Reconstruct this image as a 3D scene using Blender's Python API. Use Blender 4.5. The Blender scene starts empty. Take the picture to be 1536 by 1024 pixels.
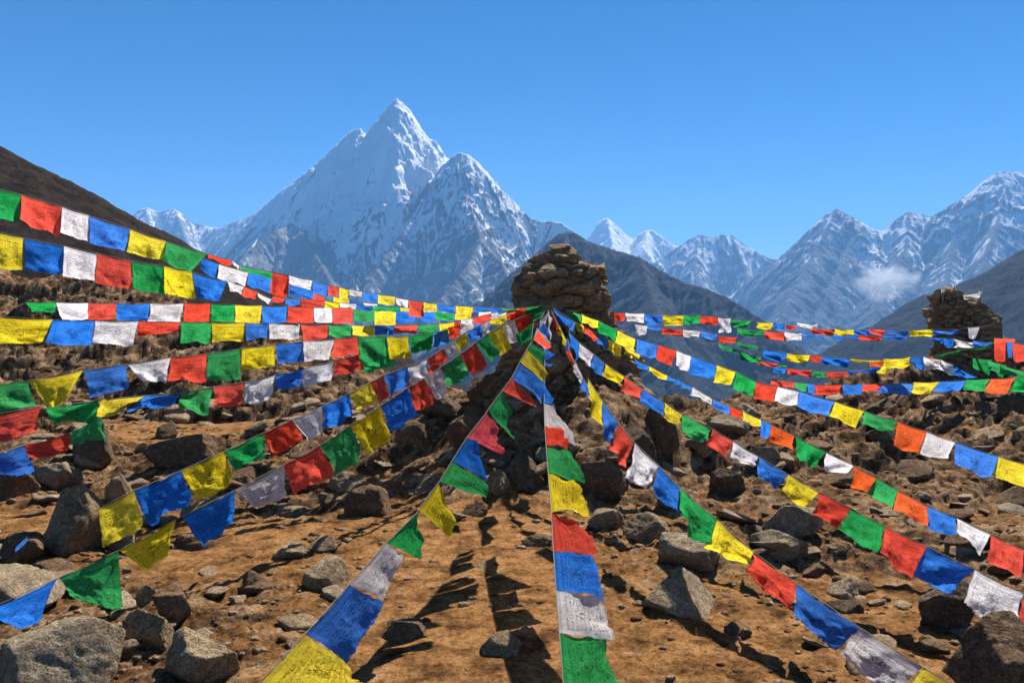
import bpy, bmesh, math, random
import numpy as np
from mathutils import Vector
SC = bpy.context.scene
COL = SC.collection
# ------------------------------------------------------------------ camera, light, exposure
F = 1200.0                      # focal length in photo pixels (photo is 1536 x 1024)
PITCH = math.atan(42.0 / F)     # horizon sits at row 470
cam = bpy.data.cameras.new('camera')
cam.sensor_width = 36.0
cam.lens = 36.0 * F / 1536.0
cam.clip_start = 0.05
cam.clip_end = 120000
camo = bpy.data.objects.new('camera', cam)
COL.objects.link(camo)
camo.rotation_euler = (math.pi / 2 - PITCH, 0, 0)
SC.camera = camo
SUN_AZ, SUN_EL = 27.0, 49.0     # degrees right of the view direction, above the horizon
SKY_STRENGTH, SUN_STRENGTH = 0.05, 5.0
w = bpy.data.worlds.new('World')
SC.world = w
w.use_nodes = True
wn = w.node_tree.nodes
sky = wn.new('ShaderNodeTexSky')
sky.sky_type = 'NISHITA'
sky.sun_disc = False
sky.sun_elevation = math.radians(SUN_EL)
sky.sun_rotation = math.radians(SUN_AZ)
sky.altitude = 3900
sky.air_density = 0.98
sky.dust_density = 0.1
sky.ozone_density = 3.0
hs = wn.new('ShaderNodeHueSaturation')
hs.inputs['Saturation'].default_value = 1.36
hs.inputs['Hue'].default_value = 0.499
w.node_tree.links.new(sky.outputs[0], hs.inputs['Color'])
w.node_tree.links.new(hs.outputs[0], wn['Background'].inputs[0])
wn['Background'].inputs[1].default_value = SKY_STRENGTH
sl = bpy.data.lights.new('sun', 'SUN')
sl.energy = SUN_STRENGTH
sl.angle = math.radians(0.5)
sl.color = (1.0, 0.95, 0.87)
so = bpy.data.objects.new('sun', sl)
COL.objects.link(so)
az, el = math.radians(SUN_AZ), math.radians(SUN_EL)
sdir = Vector((math.sin(az) * math.cos(el), math.cos(az) * math.cos(el), math.sin(el)))
so.rotation_euler = sdir.to_track_quat('Z', 'Y').to_euler()
so.location = (0, 0, 50)
SC.view_settings.view_transform = 'Standard'
SC.view_settings.look = 'None'
SC.view_settings.gamma = 1
SC.view_settings.use_curve_mapping = False
SC.view_settings.exposure = 1.27
SC.render.engine = 'CYCLES'
SC.cycles.volume_bounces = 1
SC.cycles.max_bounces = 8
SC.cycles.transparent_max_bounces = 8

cp, sp = math.cos(PITCH), math.sin(PITCH)
def ray(px, py):
    a, b = (px - 768.0) / F, (512.0 - py) / F
    y = cp + b * sp
    return a / y, (b * cp - sp) / y          # x and z per metre of y
def P(px, py, d):
    a, b = ray(px, py)
    return Vector((a * d, d, b * d))

# ------------------------------------------------------------------ noise
rs = np.random.RandomState(7)
PERM = rs.permutation(256)
PERM = np.concatenate([PERM, PERM, PERM])
G2 = np.array([(math.cos(t), math.sin(t)) for t in np.linspace(0, 2 * math.pi, 257)[:-1]])
g3 = rs.normal(size=(256, 3)); g3 /= np.linalg.norm(g3, axis=1)[:, None]
def fade(t): return t * t * t * (t * (t * 6 - 15) + 10)
def pn2(x, y):
    xi = np.floor(x).astype(np.int64); yi = np.floor(y).astype(np.int64)
    xf, yf = x - xi, y - yi
    u, v = fade(xf), fade(yf)
    def g(ix, iy, dx, dy):
        h = PERM[PERM[ix & 255] + (iy & 255)]
        return G2[h, 0] * dx + G2[h, 1] * dy
    a = g(xi, yi, xf, yf); b = g(xi + 1, yi, xf - 1, yf)
    c = g(xi, yi + 1, xf, yf - 1); d = g(xi + 1, yi + 1, xf - 1, yf - 1)
    return ((a + u * (b - a)) * (1 - v) + (c + u * (d - c)) * v) * 1.5
def pn3(p):
    i = np.floor(p).astype(np.int64); f = p - i
    u = fade(f); out = 0
    for dx in (0, 1):
        for dy in (0, 1):
            for dz in (0, 1):
                h = PERM[PERM[PERM[(i[:, 0] + dx) & 255] + ((i[:, 1] + dy) & 255)] + ((i[:, 2] + dz) & 255)]
                gr = g3[h]
                dot = gr[:, 0] * (f[:, 0] - dx) + gr[:, 1] * (f[:, 1] - dy) + gr[:, 2] * (f[:, 2] - dz)
                wt = (u[:, 0] if dx else 1 - u[:, 0]) * (u[:, 1] if dy else 1 - u[:, 1]) * (u[:, 2] if dz else 1 - u[:, 2])
                out = out + dot * wt
    return out * 1.6
def fbm(x, y, o=5, g=0.5, l=2.03):
    s, a = 0, 1.0
    for k in range(o):
        s = s + a * pn2(x + 17.3 * k, y - 9.1 * k); x = x * l; y = y * l; a *= g
    return s
def rid(x, y, o=5, g=0.5, l=2.07):
    s, a, wgt = 0, 1.0, 1.0
    for k in range(o):
        n = (1 - np.abs(pn2(x + 31.7 * k, y + 5.9 * k))) ** 2
        s = s + a * n * wgt; wgt = np.clip(n * 1.6, 0, 1); x = x * l; y = y * l; a *= g
    return s
def sst(a, b, x):
    t = np.clip((x - a) / (b - a), 0, 1); return t * t * (3 - 2 * t)

# ------------------------------------------------------------------ helpers
def tag(o, label=None, cat=None, group=None, kind=None):
    if label: o['label'] = label
    if cat: o['category'] = cat
    if group: o['group'] = group
    if kind: o['kind'] = kind
    return o
def mesh_obj(name, verts, faces, mats, parent=None, smooth=True, uvs=None):
    me = bpy.data.meshes.new(name)
    verts = np.asarray(verts, dtype=np.float32); faces = np.asarray(faces, dtype=np.int32)
    n = faces.shape[1]
    me.vertices.add(len(verts)); me.vertices.foreach_set('co', verts.ravel())
    me.loops.add(faces.size); me.loops.foreach_set('vertex_index', faces.ravel())
    me.polygons.add(len(faces))
    me.polygons.foreach_set('loop_start', np.arange(0, faces.size, n, dtype=np.int32))
    me.polygons.foreach_set('loop_total', np.full(len(faces), n, dtype=np.int32))
    me.polygons.foreach_set('use_smooth', np.full(len(faces), smooth, dtype=bool))
    if uvs is not None:
        l = me.uv_layers.new(name='UVMap')
        l.data.foreach_set('uv', np.asarray(uvs, dtype=np.float32)[faces.ravel()].ravel())
    me.update(calc_edges=True); me.validate()
    for m in (mats if isinstance(mats, (list, tuple)) else [mats]):
        me.materials.append(m)
    o = bpy.data.objects.new(name, me)
    COL.objects.link(o)
    if parent: o.parent = parent
    return o
def grid_faces(nr, nc):
    i = np.arange(nr - 1)[:, None] * nc + np.arange(nc - 1)[None, :]
    i = i.ravel()
    return np.stack([i, i + 1, i + nc + 1, i + nc], 1)
def empty(name, loc):
    o = bpy.data.objects.new(name, None); COL.objects.link(o); o.location = loc
    o.empty_display_size = 0.1
    return o

# ------------------------------------------------------------------ materials
def mat(name, rough=0.9):
    m = bpy.data.materials.new(name); m.use_nodes = True
    nt = m.node_tree; b = nt.nodes['Principled BSDF']
    b.inputs['Roughness'].default_value = rough
    b.inputs['Specular IOR Level'].default_value = 0.06
    return m, nt, b
def N(nt, t, **kw):
    n = nt.nodes.new(t)
    for k, v in kw.items():
        if k in ('operation', 'blend_type', 'data_type', 'attribute_name', 'noise_dimensions', 'feature', 'noise_type', 'use_clamp', 'distance'): setattr(n, k, v)
        else: n.inputs[k].default_value = v
    return n
def noise(nt, vec, scale, detail=6, rough=0.6, dist=0.0):
    n = N(nt, 'ShaderNodeTexNoise', Scale=scale, Detail=detail, Roughness=rough, Distortion=dist)
    nt.links.new(vec, n.inputs['Vector']); return n.outputs['Fac']
def ramp(nt, fac, stops):
    r = nt.nodes.new('ShaderNodeValToRGB')
    while len(r.color_ramp.elements) < len(stops): r.color_ramp.elements.new(0.5)
    for e, (p, c) in zip(r.color_ramp.elements, stops):
        e.position = p; e.color = (c[0], c[1], c[2], 1) if hasattr(c, '__len__') else (c, c, c, 1)
    nt.links.new(fac, r.inputs[0]); return r.outputs[0]
def mix(nt, fac, a, b, mode='MIX'):
    n = nt.nodes.new('ShaderNodeMix'); n.data_type = 'RGBA'; n.blend_type = mode
    for s, v in ((0, fac), (6, a), (7, b)):
        if isinstance(v, bpy.types.NodeSocket): nt.links.new(v, n.inputs[s])
        elif s == 0: n.inputs[0].default_value = v
        else: n.inputs[s].default_value = (v[0], v[1], v[2], 1)
    return n.outputs[2]
def mth(nt, op, a, b=None, c=None, clamp=False):
    n = nt.nodes.new('ShaderNodeMath'); n.operation = op; n.use_clamp = clamp
    for i, v in enumerate((a, b, c)):
        if v is None: continue
        if isinstance(v, bpy.types.NodeSocket): nt.links.new(v, n.inputs[i])
        else: n.inputs[i].default_value = v
    return n.outputs[0]
def bump(nt, h, strength, dist, prev=None):
    n = nt.nodes.new('ShaderNodeBump'); n.inputs['Strength'].default_value = strength
    n.inputs['Distance'].default_value = dist
    nt.links.new(h, n.inputs['Height'])
    if prev is not None: nt.links.new(prev, n.inputs['Normal'])
    return n.outputs[0]
def objco(nt, which='Object'):
    return nt.nodes.new('ShaderNodeTexCoord').outputs[which]
def mapping(nt, vec, scale=(1, 1, 1), rot=(0, 0, 0)):
    n = nt.nodes.new('ShaderNodeMapping'); n.inputs['Scale'].default_value = scale
    n.inputs['Rotation'].default_value = rot
    nt.links.new(vec, n.inputs['Vector']); return n.outputs[0]

def rock_material(name, pale, mid, dark, sc=1.0, strata=0.0):
    m, nt, b = mat(name, 0.92)
    ge = nt.nodes.new('ShaderNodeNewGeometry').outputs['Position']
    v = mapping(nt, ge, (1, 1, 1 + strata), (0.25, 0.15, 0))
    n1 = noise(nt, v, 2.6 * sc, 8, 0.65, 0.4)
    n2 = noise(nt, v, 17 * sc, 8, 0.7, 0.2)
    n3 = noise(nt, v, 70 * sc, 4, 0.7)
    c = ramp(nt, n1, [(0.3, dark), (0.48, mid), (0.68, pale)])
    c2 = ramp(nt, n2, [(0.34, dark), (0.5, mid), (0.64, pale)])
    c = mix(nt, 0.6, c, c2)
    sp_ = ramp(nt, n3, [(0.38, 0.30), (0.50, 1.0), (0.66, 1.45)])
    c = mix(nt, 0.8, c, sp_, 'MULTIPLY')
    nt.links.new(c, b.inputs['Base Color'])
    vo = N(nt, 'ShaderNodeTexVoronoi', Scale=9 * sc, feature='DISTANCE_TO_EDGE')
    wv = mix(nt, 0.25, v, nt.nodes.new('ShaderNodeTexNoise').outputs['Color'])
    nt.links.new(wv, vo.inputs['Vector'])
    cr = ramp(nt, vo.outputs['Distance'], [(0.0, 0.0), (0.06, 1.0)])
    nb = bump(nt, n2, 1.0, 0.11 / sc)
    nb = bump(nt, n3, 1.0, 0.022 / sc, nb)
    nb = bump(nt, cr, 0.25, 0.02 / sc, nb)
    nt.links.new(nb, b.inputs['Normal'])
    return m
M_GREY = rock_material('grey_rock', (0.66, 0.54, 0.37), (0.40, 0.30, 0.19), (0.16, 0.115, 0.075))
M_TAN = rock_material('tan_rock', (0.64, 0.49, 0.31), (0.36, 0.25, 0.145), (0.14, 0.09, 0.052))
M_BROWN = rock_material('brown_rock', (0.42, 0.27, 0.155), (0.21, 0.13, 0.075), (0.10, 0.062, 0.038))
M_DARK = rock_material('dark_rock', (0.34, 0.25, 0.165), (0.16, 0.112, 0.072), (0.085, 0.06, 0.04))
M_CLOD = rock_material('earth_clod', (0.40, 0.22, 0.10), (0.22, 0.115, 0.05), (0.07, 0.035, 0.018))
M_STACK = rock_material('stacked_stone', (0.74, 0.54, 0.32), (0.42, 0.28, 0.155), (0.08, 0.05, 0.03), 0.8, 0.8)

def dirt_material():
    m, nt, b = mat('dirt', 0.95)
    ge = nt.nodes.new('ShaderNodeNewGeometry')
    pos = ge.outputs['Position']
    att = N(nt, 'ShaderNodeAttribute', attribute_name='rocky').outputs['Fac']
    n0 = noise(nt, pos, 0.7, 5, 0.6, 0.3)
    n1 = noise(nt, pos, 4.0, 8, 0.68, 0.3)
    n2 = noise(nt, pos, 26, 8, 0.72)
    n3 = noise(nt, pos, 110, 4, 0.75)
    dirt = ramp(nt, n1, [(0.34, (0.085, 0.038, 0.014)), (0.45, (0.26, 0.122, 0.041)), (0.54, (0.41, 0.200, 0.070)), (0.70, (0.52, 0.29, 0.12))])
    d2 = ramp(nt, n2, [(0.36, 0.25), (0.47, 0.9), (0.60, 1.25)])
    dirt = mix(nt, 0.75, dirt, d2, 'MULTIPLY')
    n4 = noise(nt, pos, 10.5, 8, 0.74, 0.5)
    dirt = mix(nt, 0.7, dirt, ramp(nt, n4, [(0.38, 0.35), (0.47, 0.95), (0.62, 1.2)]), 'MULTIPLY')
    rock = ramp(nt, n1, [(0.36, (0.045, 0.024, 0.013)), (0.48, (0.16, 0.090, 0.046)), (0.62, (0.46, 0.30, 0.165))])
    r2 = ramp(nt, n2, [(0.35, 0.3), (0.5, 0.95), (0.62, 1.5)])
    rock = mix(nt, 0.8, rock, r2, 'MULTIPLY')
    f = mth(nt, 'ADD', att, mth(nt, 'MULTIPLY', mth(nt, 'SUBTRACT', n1, 0.5), 1.4))
    f = mth(nt, 'ADD', f, mth(nt, 'MULTIPLY', mth(nt, 'SUBTRACT', n0, 0.5), 0.8))
    f = ramp(nt, f, [(0.38, 0.0), (0.6, 1.0)])
    c = mix(nt, f, dirt, rock)
    sp_ = ramp(nt, n3, [(0.38, 0.35), (0.5, 1.0), (0.66, 1.5)])
    c = mix(nt, 0.7, c, sp_, 'MULTIPLY')
    nt.links.new(c, b.inputs['Base Color'])
    nb = bump(nt, n1, 0.8, 0.14)
    nb = bump(nt, n2, 1.0, 0.07, nb)
    nb = bump(nt, n3, 1.0, 0.016, nb)
    nt.links.new(nb, b.inputs['Normal'])
    return m
M_DIRT = dirt_material()

def mountain_material(name, rockA, rockB, snow, grain):
    m, nt, b = mat(name, 0.9)
    pos = nt.nodes.new('ShaderNodeNewGeometry').outputs['Position']
    att = N(nt, 'ShaderNodeAttribute', attribute_name='snow').outputs['Fac']
    v = mapping(nt, pos, (grain, grain, grain * 0.28))
    n1 = noise(nt, v, 1.0, 9, 0.68, 0.5)
    n2 = noise(nt, v, 6.0, 8, 0.72, 0.3)
    rock = ramp(nt, n1, [(0.32, rockA), (0.62, rockB)])
    r2 = ramp(nt, n2, [(0.35, 0.55), (0.65, 1.4)])
    rock = mix(nt, 0.8, rock, r2, 'MULTIPLY')
    f = mth(nt, 'ADD', att, mth(nt, 'MULTIPLY', mth(nt, 'SUBTRACT', n2, 0.5), 0.7))
    f = mth(nt, 'ADD', f, mth(nt, 'MULTIPLY', mth(nt, 'SUBTRACT', n1, 0.5), 0.7))
    f = ramp(nt, f, [(0.34, 0.0), (0.50, 0.40), (0.68, 1.0)])
    c = mix(nt, f, rock, snow)
    nt.links.new(c, b.inputs['Base Color'])
    nb = bump(nt, n1, 1.0, 0.45 / grain)
    nb = bump(nt, n2, 0.9, 0.09 / grain, nb)
    nt.links.new(nb, b.inputs['Normal'])
    return m

# ------------------------------------------------------------------ terrain from ridge lines
def ridge_field(X, Y, ridges):
    """ridges: list of (points, k, pw) ; returns height, distance to and arclength on the winning ridge"""
    H = np.full(X.shape, -1e9); DD = np.zeros(X.shape); S = np.zeros(X.shape); BB = np.zeros(X.shape)
    for ri, (pts, k, wob) in enumerate(ridges):
        s0 = ri * 9137.0
        bd = np.full(X.shape, 1e18); bz = np.zeros(X.shape); bs = np.zeros(X.shape)
        hh = np.full(X.shape, -1e9)
        for a, b in zip(pts[:-1], pts[1:]):
            dx, dy = b[0] - a[0], b[1] - a[1]; L = math.hypot(dx, dy) + 1e-9
            t = np.clip(((X - a[0]) * dx + (Y - a[1]) * dy) / (L * L), 0, 1)
            d = np.hypot(X - a[0] - t * dx, Y - a[1] - t * dy)
            z = a[2] + t * (b[2] - a[2])
            h = z - k * d
            up = h > hh
            hh = np.where(up, h, hh); bd = np.where(up, d, bd); bs = np.where(up, s0 + t * L, bs)
            s0 += L
        up = hh > H
        H = np.where(up, hh, H); DD = np.where(up, bd, DD); S = np.where(up, bs, S); BB = np.where(up, wob, BB)
    ridge_field.bias = BB
    return H, DD, S

def massif(name, ridges, x0, x1, y0, y1, step, material, foot, sc=1.0, amp=1.0, snow=None, wl=700.0):
    nx, ny = int((x1 - x0) / step) + 1, int((y1 - y0) / step) + 1
    xs = np.linspace(x0, x1, nx); ys = np.linspace(y0, y1, ny)
    X, Y = np.meshgrid(xs, ys)
    wx = fbm(X / (wl * 0.8), Y / (wl * 0.8), 4) * wl * 0.10
    wy = fbm(X / (wl * 0.8) + 50, Y / (wl * 0.8) + 20, 4) * wl * 0.10
    H0, D0, _ = ridge_field(X, Y, ridges)
    wa = np.clip(D0 / (wl * 0.8), 0, 1)
    H, D, S = ridge_field(X + wx * wa, Y + wy * wa, ridges)
    bias = ridge_field.bias
    for _ in range(10):
        bias[1:-1, 1:-1] = (bias[:-2, 1:-1] + bias[2:, 1:-1] + bias[1:-1, :-2] + bias[1:-1, 2:]) / 4
    a = np.clip(D / (wl * 0.9), 0.0, 1.0)
    H = H + amp * a * (rid(X / wl, Y / wl, 5, 0.52) - 1.0) * wl * 0.16
    fl = rid(S / (wl * 0.27) + 0.5 * fbm(X / wl, Y / wl, 3), D / (wl * 1.9), 5, 0.58) - 1.0
    H = H + amp * fbm(S / (wl * 0.06), D / (wl * 2), 4, 0.6) * wl * 0.012   # broken crest      # flutes that run straight down from the crest
    H = H + amp * fl * wl * 0.065 * np.clip(D / (wl * 0.25), 0.05, 1)
    H = H + amp * fbm(X / (wl * 0.14), Y / (wl * 0.14), 6, 0.62) * wl * 0.022 * np.clip(D / (wl * 0.10), 0.35, 1)
    H = np.maximum(H, foot + fbm(X / wl, Y / wl, 4) * wl * 0.05)
    V = np.stack([X.ravel(), Y.ravel(), H.ravel()], 1)
    o = mesh_obj(name, V, grid_faces(ny, nx), material)
    gy, gx = np.gradient(H, step)
    slope = np.hypot(gx, gy)
    # hollows hold snow
    B = H.copy()
    for _ in range(6):
        B[1:-1, 1:-1] = (B[:-2, 1:-1] + B[2:, 1:-1] + B[1:-1, :-2] + B[1:-1, 2:]) / 4
    curv = (B - H) / step
    if snow is not None:
        s = snow(X, Y, H, slope, curv, D) + bias + 0.15 * fbm(S / (wl * 0.07), D / (wl * 1.6), 5, 0.62) + 0.42 * fbm(X / (wl * 0.45) + 5, H / (wl * 0.45), 3) + 0.22 * (0.5 - fl)
    else:
        s = np.full_like(H, -1.0)
    at = o.data.attributes.new('snow', 'FLOAT', 'POINT')
    at.data.foreach_set('value', np.clip(s, -1, 2).astype(np.float32).ravel())
    return tag(o, kind='structure')
def L(pts): return [tuple(P(*p)) for p in pts]

FOOT = -620.0
# main peak ---------------------------------------------------------------
M_MAIN = mountain_material('ice_and_granite', (0.07, 0.073, 0.08), (0.24, 0.24, 0.245), (0.95, 0.95, 0.94), 1 / 260.0)
main = [
 (L([(230,470,9300),(300,405,9000),(350,352,8700),(380,325,8500),(410,296,8350),(440,272,8250),(465,254,8150),(480,240,8100),(500,222,8050),(515,206,8000),(525,197,7980),(534,193,7970),(541,192,7970),(547,200,7970),(553,202,7970),(560,188,7980),(570,175,8000),(580,163,8000),(588,153,8000),(596,148,8000),(604,154,8010),(612,166,8020),(622,180,8040),(632,196,8050),(645,212,8070),(655,226,8080),(670,241,8080),(690,262,8100),(740,330,8300)]), 1.45, 0.0),
 (L([(655,262,7400),(664,248,7350),(676,237,7320),(688,229,7300),(700,230,7300),(712,238,7300),(725,251,7300),(740,268,7280),(755,285,7250),(770,301,7230),(785,318,7200),(797,328,7180),(812,332,7160),(840,333,7100),(870,352,7000),(900,400,6900)]), 1.5, -0.30),
 (L([(596,148,8000),(592,180,7880),(600,215,7760),(622,245,7600),(648,258,7450)]), 1.5, 0.25),
 (L([(664,248,7350),(645,285,7150),(622,325,6950),(590,370,6650),(558,415,6350),(520,470,5950),(480,540,5500)]), 1.35, -0.2),
 (L([(688,229,7300),(700,290,7000),(712,330,6750),(722,362,6450),(700,400,6100),(660,450,5750),(620,520,5300)]), 1.2, -0.6),
 (L([(722,362,6450),(750,390,6200),(770,430,5900),(790,490,5500)]), 1.15, -0.6),
 (L([(541,192,7970),(520,250,7700),(500,300,7500),(470,345,7200),(430,385,6900),(380,450,6400)]), 1.3, 0.05),
 (L([(410,296,8350),(400,340,7900),(370,380,7400),(330,430,6900)]), 1.15, -0.05),
 (L([(440,335,7300),(455,352,7000),(475,385,6700),(500,430,6300)]), 1.1, -0.75),
 (L([(440,335,7300),(415,345,7050),(380,370,6800),(340,410,6500)]), 1.1, -0.75),
 (L([(570,190,7900),(568,250,7600),(560,300,7350),(548,360,7000),(530,420,6600)]), 1.4, 0.1),
]
def snow_main(X, Y, H, s, c, D):
    v = (H - 430) / 1300 + 0.74 - 0.22 * (s - 1.2) + 0.7 * np.clip(c, -0.6, 0.6) + 0.22 * fbm(X / 500, H / 900, 4)
    return v
massif('snowy_main_peak', main, -4400, 1500, 4700, 9300, 8.5, M_MAIN, FOOT, amp=1.1, snow=snow_main)
# darker ridge in front on the right -------------------------------------
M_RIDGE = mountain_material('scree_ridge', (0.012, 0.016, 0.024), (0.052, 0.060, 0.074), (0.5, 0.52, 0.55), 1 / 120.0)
dark = [
 (L([(835,352,3380),(850,347,3370),(862,349,3350),(872,354,3330),(884,362,3315),(905,369,3255),(935,378,3190),(960,386,3130),(1000,410,3040),(1030,425,2975),(1060,432,2915),(1090,445,2850),(1115,460,2790),(1145,480,2730),(1180,505,2665),(1240,560,2540)]), 0.95, 0),
 (L([(850,347,3370),(842,400,3100),(815,470,2790),(790,560,2480)]), 1.05, 0),
 (L([(960,386,3130),(980,450,2790),(1010,520,2480),(1040,600,2230)]), 0.8, 0),
]
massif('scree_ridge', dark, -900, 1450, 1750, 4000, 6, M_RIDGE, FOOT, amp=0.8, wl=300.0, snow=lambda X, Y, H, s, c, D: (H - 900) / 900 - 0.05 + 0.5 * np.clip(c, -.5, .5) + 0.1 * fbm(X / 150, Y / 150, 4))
# far snowy twins ---------------------------------------------------------
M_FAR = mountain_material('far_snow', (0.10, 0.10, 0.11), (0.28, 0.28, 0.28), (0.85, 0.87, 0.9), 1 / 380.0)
twins = [
 (L([(860,430,14300),(880,362,14000),(890,346,14000),(900,331,14000),(911,326,14000),(922,334,14000),(932,350,14000),(940,364,14000),(948,362,13900),(958,352,13800),(968,345,13800),(978,344,13800),(990,352,13700),(1002,362,13600),(1018,369,13600),(1060,420,13600),(1100,470,13600)]), 1.3, 0),
 (L([(911,326,14000),(920,370,13200),(945,420,12400)]), 1.1, 0),
 (L([(972,344,13800),(965,370,13200),(985,400,12600),(1000,440,12000)]), 1.1, 0),
]
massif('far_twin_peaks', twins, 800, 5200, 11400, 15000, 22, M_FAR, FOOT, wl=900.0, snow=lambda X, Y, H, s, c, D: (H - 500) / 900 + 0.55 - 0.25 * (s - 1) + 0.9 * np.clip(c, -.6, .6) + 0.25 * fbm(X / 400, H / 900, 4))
# blue ridge right of the twins ------------------------------------------
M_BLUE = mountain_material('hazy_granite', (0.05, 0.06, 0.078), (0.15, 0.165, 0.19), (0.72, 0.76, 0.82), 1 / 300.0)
blue = [
 (L([(960,430,11000),(985,395,11000),(1005,378,11000),(1020,368,11000),(1035,357,11000),(1047,352,11000),(1062,354,11000),(1075,355,11000),(1085,351,11000),(1093,357,11000),(1098,352,11000),(1110,362,10900),(1130,374,10800),(1150,385,10700),(1165,389,10700),(1185,389,10700),(1230,430,10700)]), 1.05, 0),
 (L([(1047,352,11000),(1040,400,10400),(1060,450,9700),(1080,520,9000)]), 0.95, 0),
 (L([(1098,352,11000),(1120,410,10300),(1130,460,9600),(1150,520,9000)]), 0.95, 0),
]
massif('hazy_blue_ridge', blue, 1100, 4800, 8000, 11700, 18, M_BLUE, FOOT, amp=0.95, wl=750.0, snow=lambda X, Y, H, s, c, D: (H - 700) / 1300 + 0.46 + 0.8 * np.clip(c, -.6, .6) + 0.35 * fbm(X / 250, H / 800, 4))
# right massif ------------------------------------------------------------
right = [
 (L([(1165,430,9800),(1182,392,9700),(1195,372,9600),(1205,352,9500),(1222,337,9500),(1238,322,9500),(1250,316,9500),(1255,312,9500),(1262,317,9500),(1280,326,9500),(1295,335,9500),(1310,343,9500),(1325,348,9450),(1333,344,9400),(1345,330,9400),(1355,321,9400),(1363,318,9400),(1375,320,9400),(1390,324,9400),(1408,327,9400),(1428,324,9300),(1445,308,9200),(1458,294,9100),(1470,280,9000),(1482,267,9000),(1492,260,9000),(1502,257,9000),(1520,258,9000),(1545,258,9000),(1600,285,9000),(1700,340,9000)]), 1.05, 0),
 (L([(1255,312,9500),(1230,365,9000),(1205,410,8400),(1180,460,7800),(1150,530,7200)]), 0.95, 0),
 (L([(1285,330,9400),(1270,380,8900),(1240,440,8200),(1200,520,7400)]), 0.95, 0),
 (L([(1363,318,9400),(1360,370,8800),(1330,430,8000),(1300,500,7300)]), 1.0, 0),
 (L([(1445,308,9200),(1430,360,8600),(1420,420,7900),(1400,500,7200)]), 1.0, 0),
 (L([(1510,257,9000),(1500,320,8500),(1480,380,7900),(1460,450,7200)]), 1.05, 0),
]
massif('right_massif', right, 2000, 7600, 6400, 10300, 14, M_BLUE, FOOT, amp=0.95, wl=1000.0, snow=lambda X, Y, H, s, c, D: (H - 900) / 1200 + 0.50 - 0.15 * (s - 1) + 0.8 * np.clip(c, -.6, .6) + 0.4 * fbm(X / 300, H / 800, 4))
# right dark flank --------------------------------------------------------
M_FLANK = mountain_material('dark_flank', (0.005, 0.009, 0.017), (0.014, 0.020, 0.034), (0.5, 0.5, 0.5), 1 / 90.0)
flank = [
 (L([(1180,545,2925),(1260,520,2775),(1330,490,2625),(1400,455,2475),(1450,425,2400),(1500,396,2325),(1536,374,2287),(1650,310,2175)]), 0.6, 0),
 (L([(1450,425,2400),(1480,500,2100),(1500,600,1800)]), 0.6, 0),
]
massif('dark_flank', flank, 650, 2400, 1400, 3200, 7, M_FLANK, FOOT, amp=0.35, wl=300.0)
# far left range ----------------------------------------------------------
left = [
 (L([(150,380,12000),(185,340,12000),(200,322,12000),(212,313,12000),(222,311,12000),(235,317,12000),(250,315,12000),(262,313,12000),(275,322,12000),(290,334,12000),(305,338,12000),(320,341,12000),(330,342,11800),(345,335,11600),(365,328,11400),(385,320,11200),(420,300,11200)]), 1.1, 0),
 (L([(262,313,12000),(280,360,11300),(300,400,10700)]), 1.0, 0),
 (L([(220,311,12000),(225,360,11300),(240,400,10700)]), 1.0, 0),
 (L([(345,335,11600),(335,365,11000),(320,400,10400)]), 1.0, 0),
]
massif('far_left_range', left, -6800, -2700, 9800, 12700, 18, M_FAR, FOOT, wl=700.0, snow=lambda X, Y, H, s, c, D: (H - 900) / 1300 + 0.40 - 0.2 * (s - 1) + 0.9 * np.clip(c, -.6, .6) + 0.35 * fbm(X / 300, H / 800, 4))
# valley floor ------------------------------------------------------------
xs = np.concatenate([np.linspace(-16000, 16000, 120)]); ys = np.linspace(-3000, 17000, 90)
X, Y = np.meshgrid(xs, ys)
V = np.stack([X.ravel(), Y.ravel(), (FOOT - 40 + fbm(X / 2500, Y / 2500, 4) * 25).ravel()], 1)
o = mesh_obj('valley_floor', V, grid_faces(90, 120), M_FLANK); tag(o, kind='structure')
# dark brown hill on the left ---------------------------------------------
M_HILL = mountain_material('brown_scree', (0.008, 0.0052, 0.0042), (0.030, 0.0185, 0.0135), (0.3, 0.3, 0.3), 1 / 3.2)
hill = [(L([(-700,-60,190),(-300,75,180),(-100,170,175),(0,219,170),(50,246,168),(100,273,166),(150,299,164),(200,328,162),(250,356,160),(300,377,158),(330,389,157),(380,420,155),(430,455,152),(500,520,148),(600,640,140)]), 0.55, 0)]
massif('brown_hillside', hill, -330, 20, 60, 300, 0.55, M_HILL, -70, amp=0.30, wl=9.0)

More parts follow.
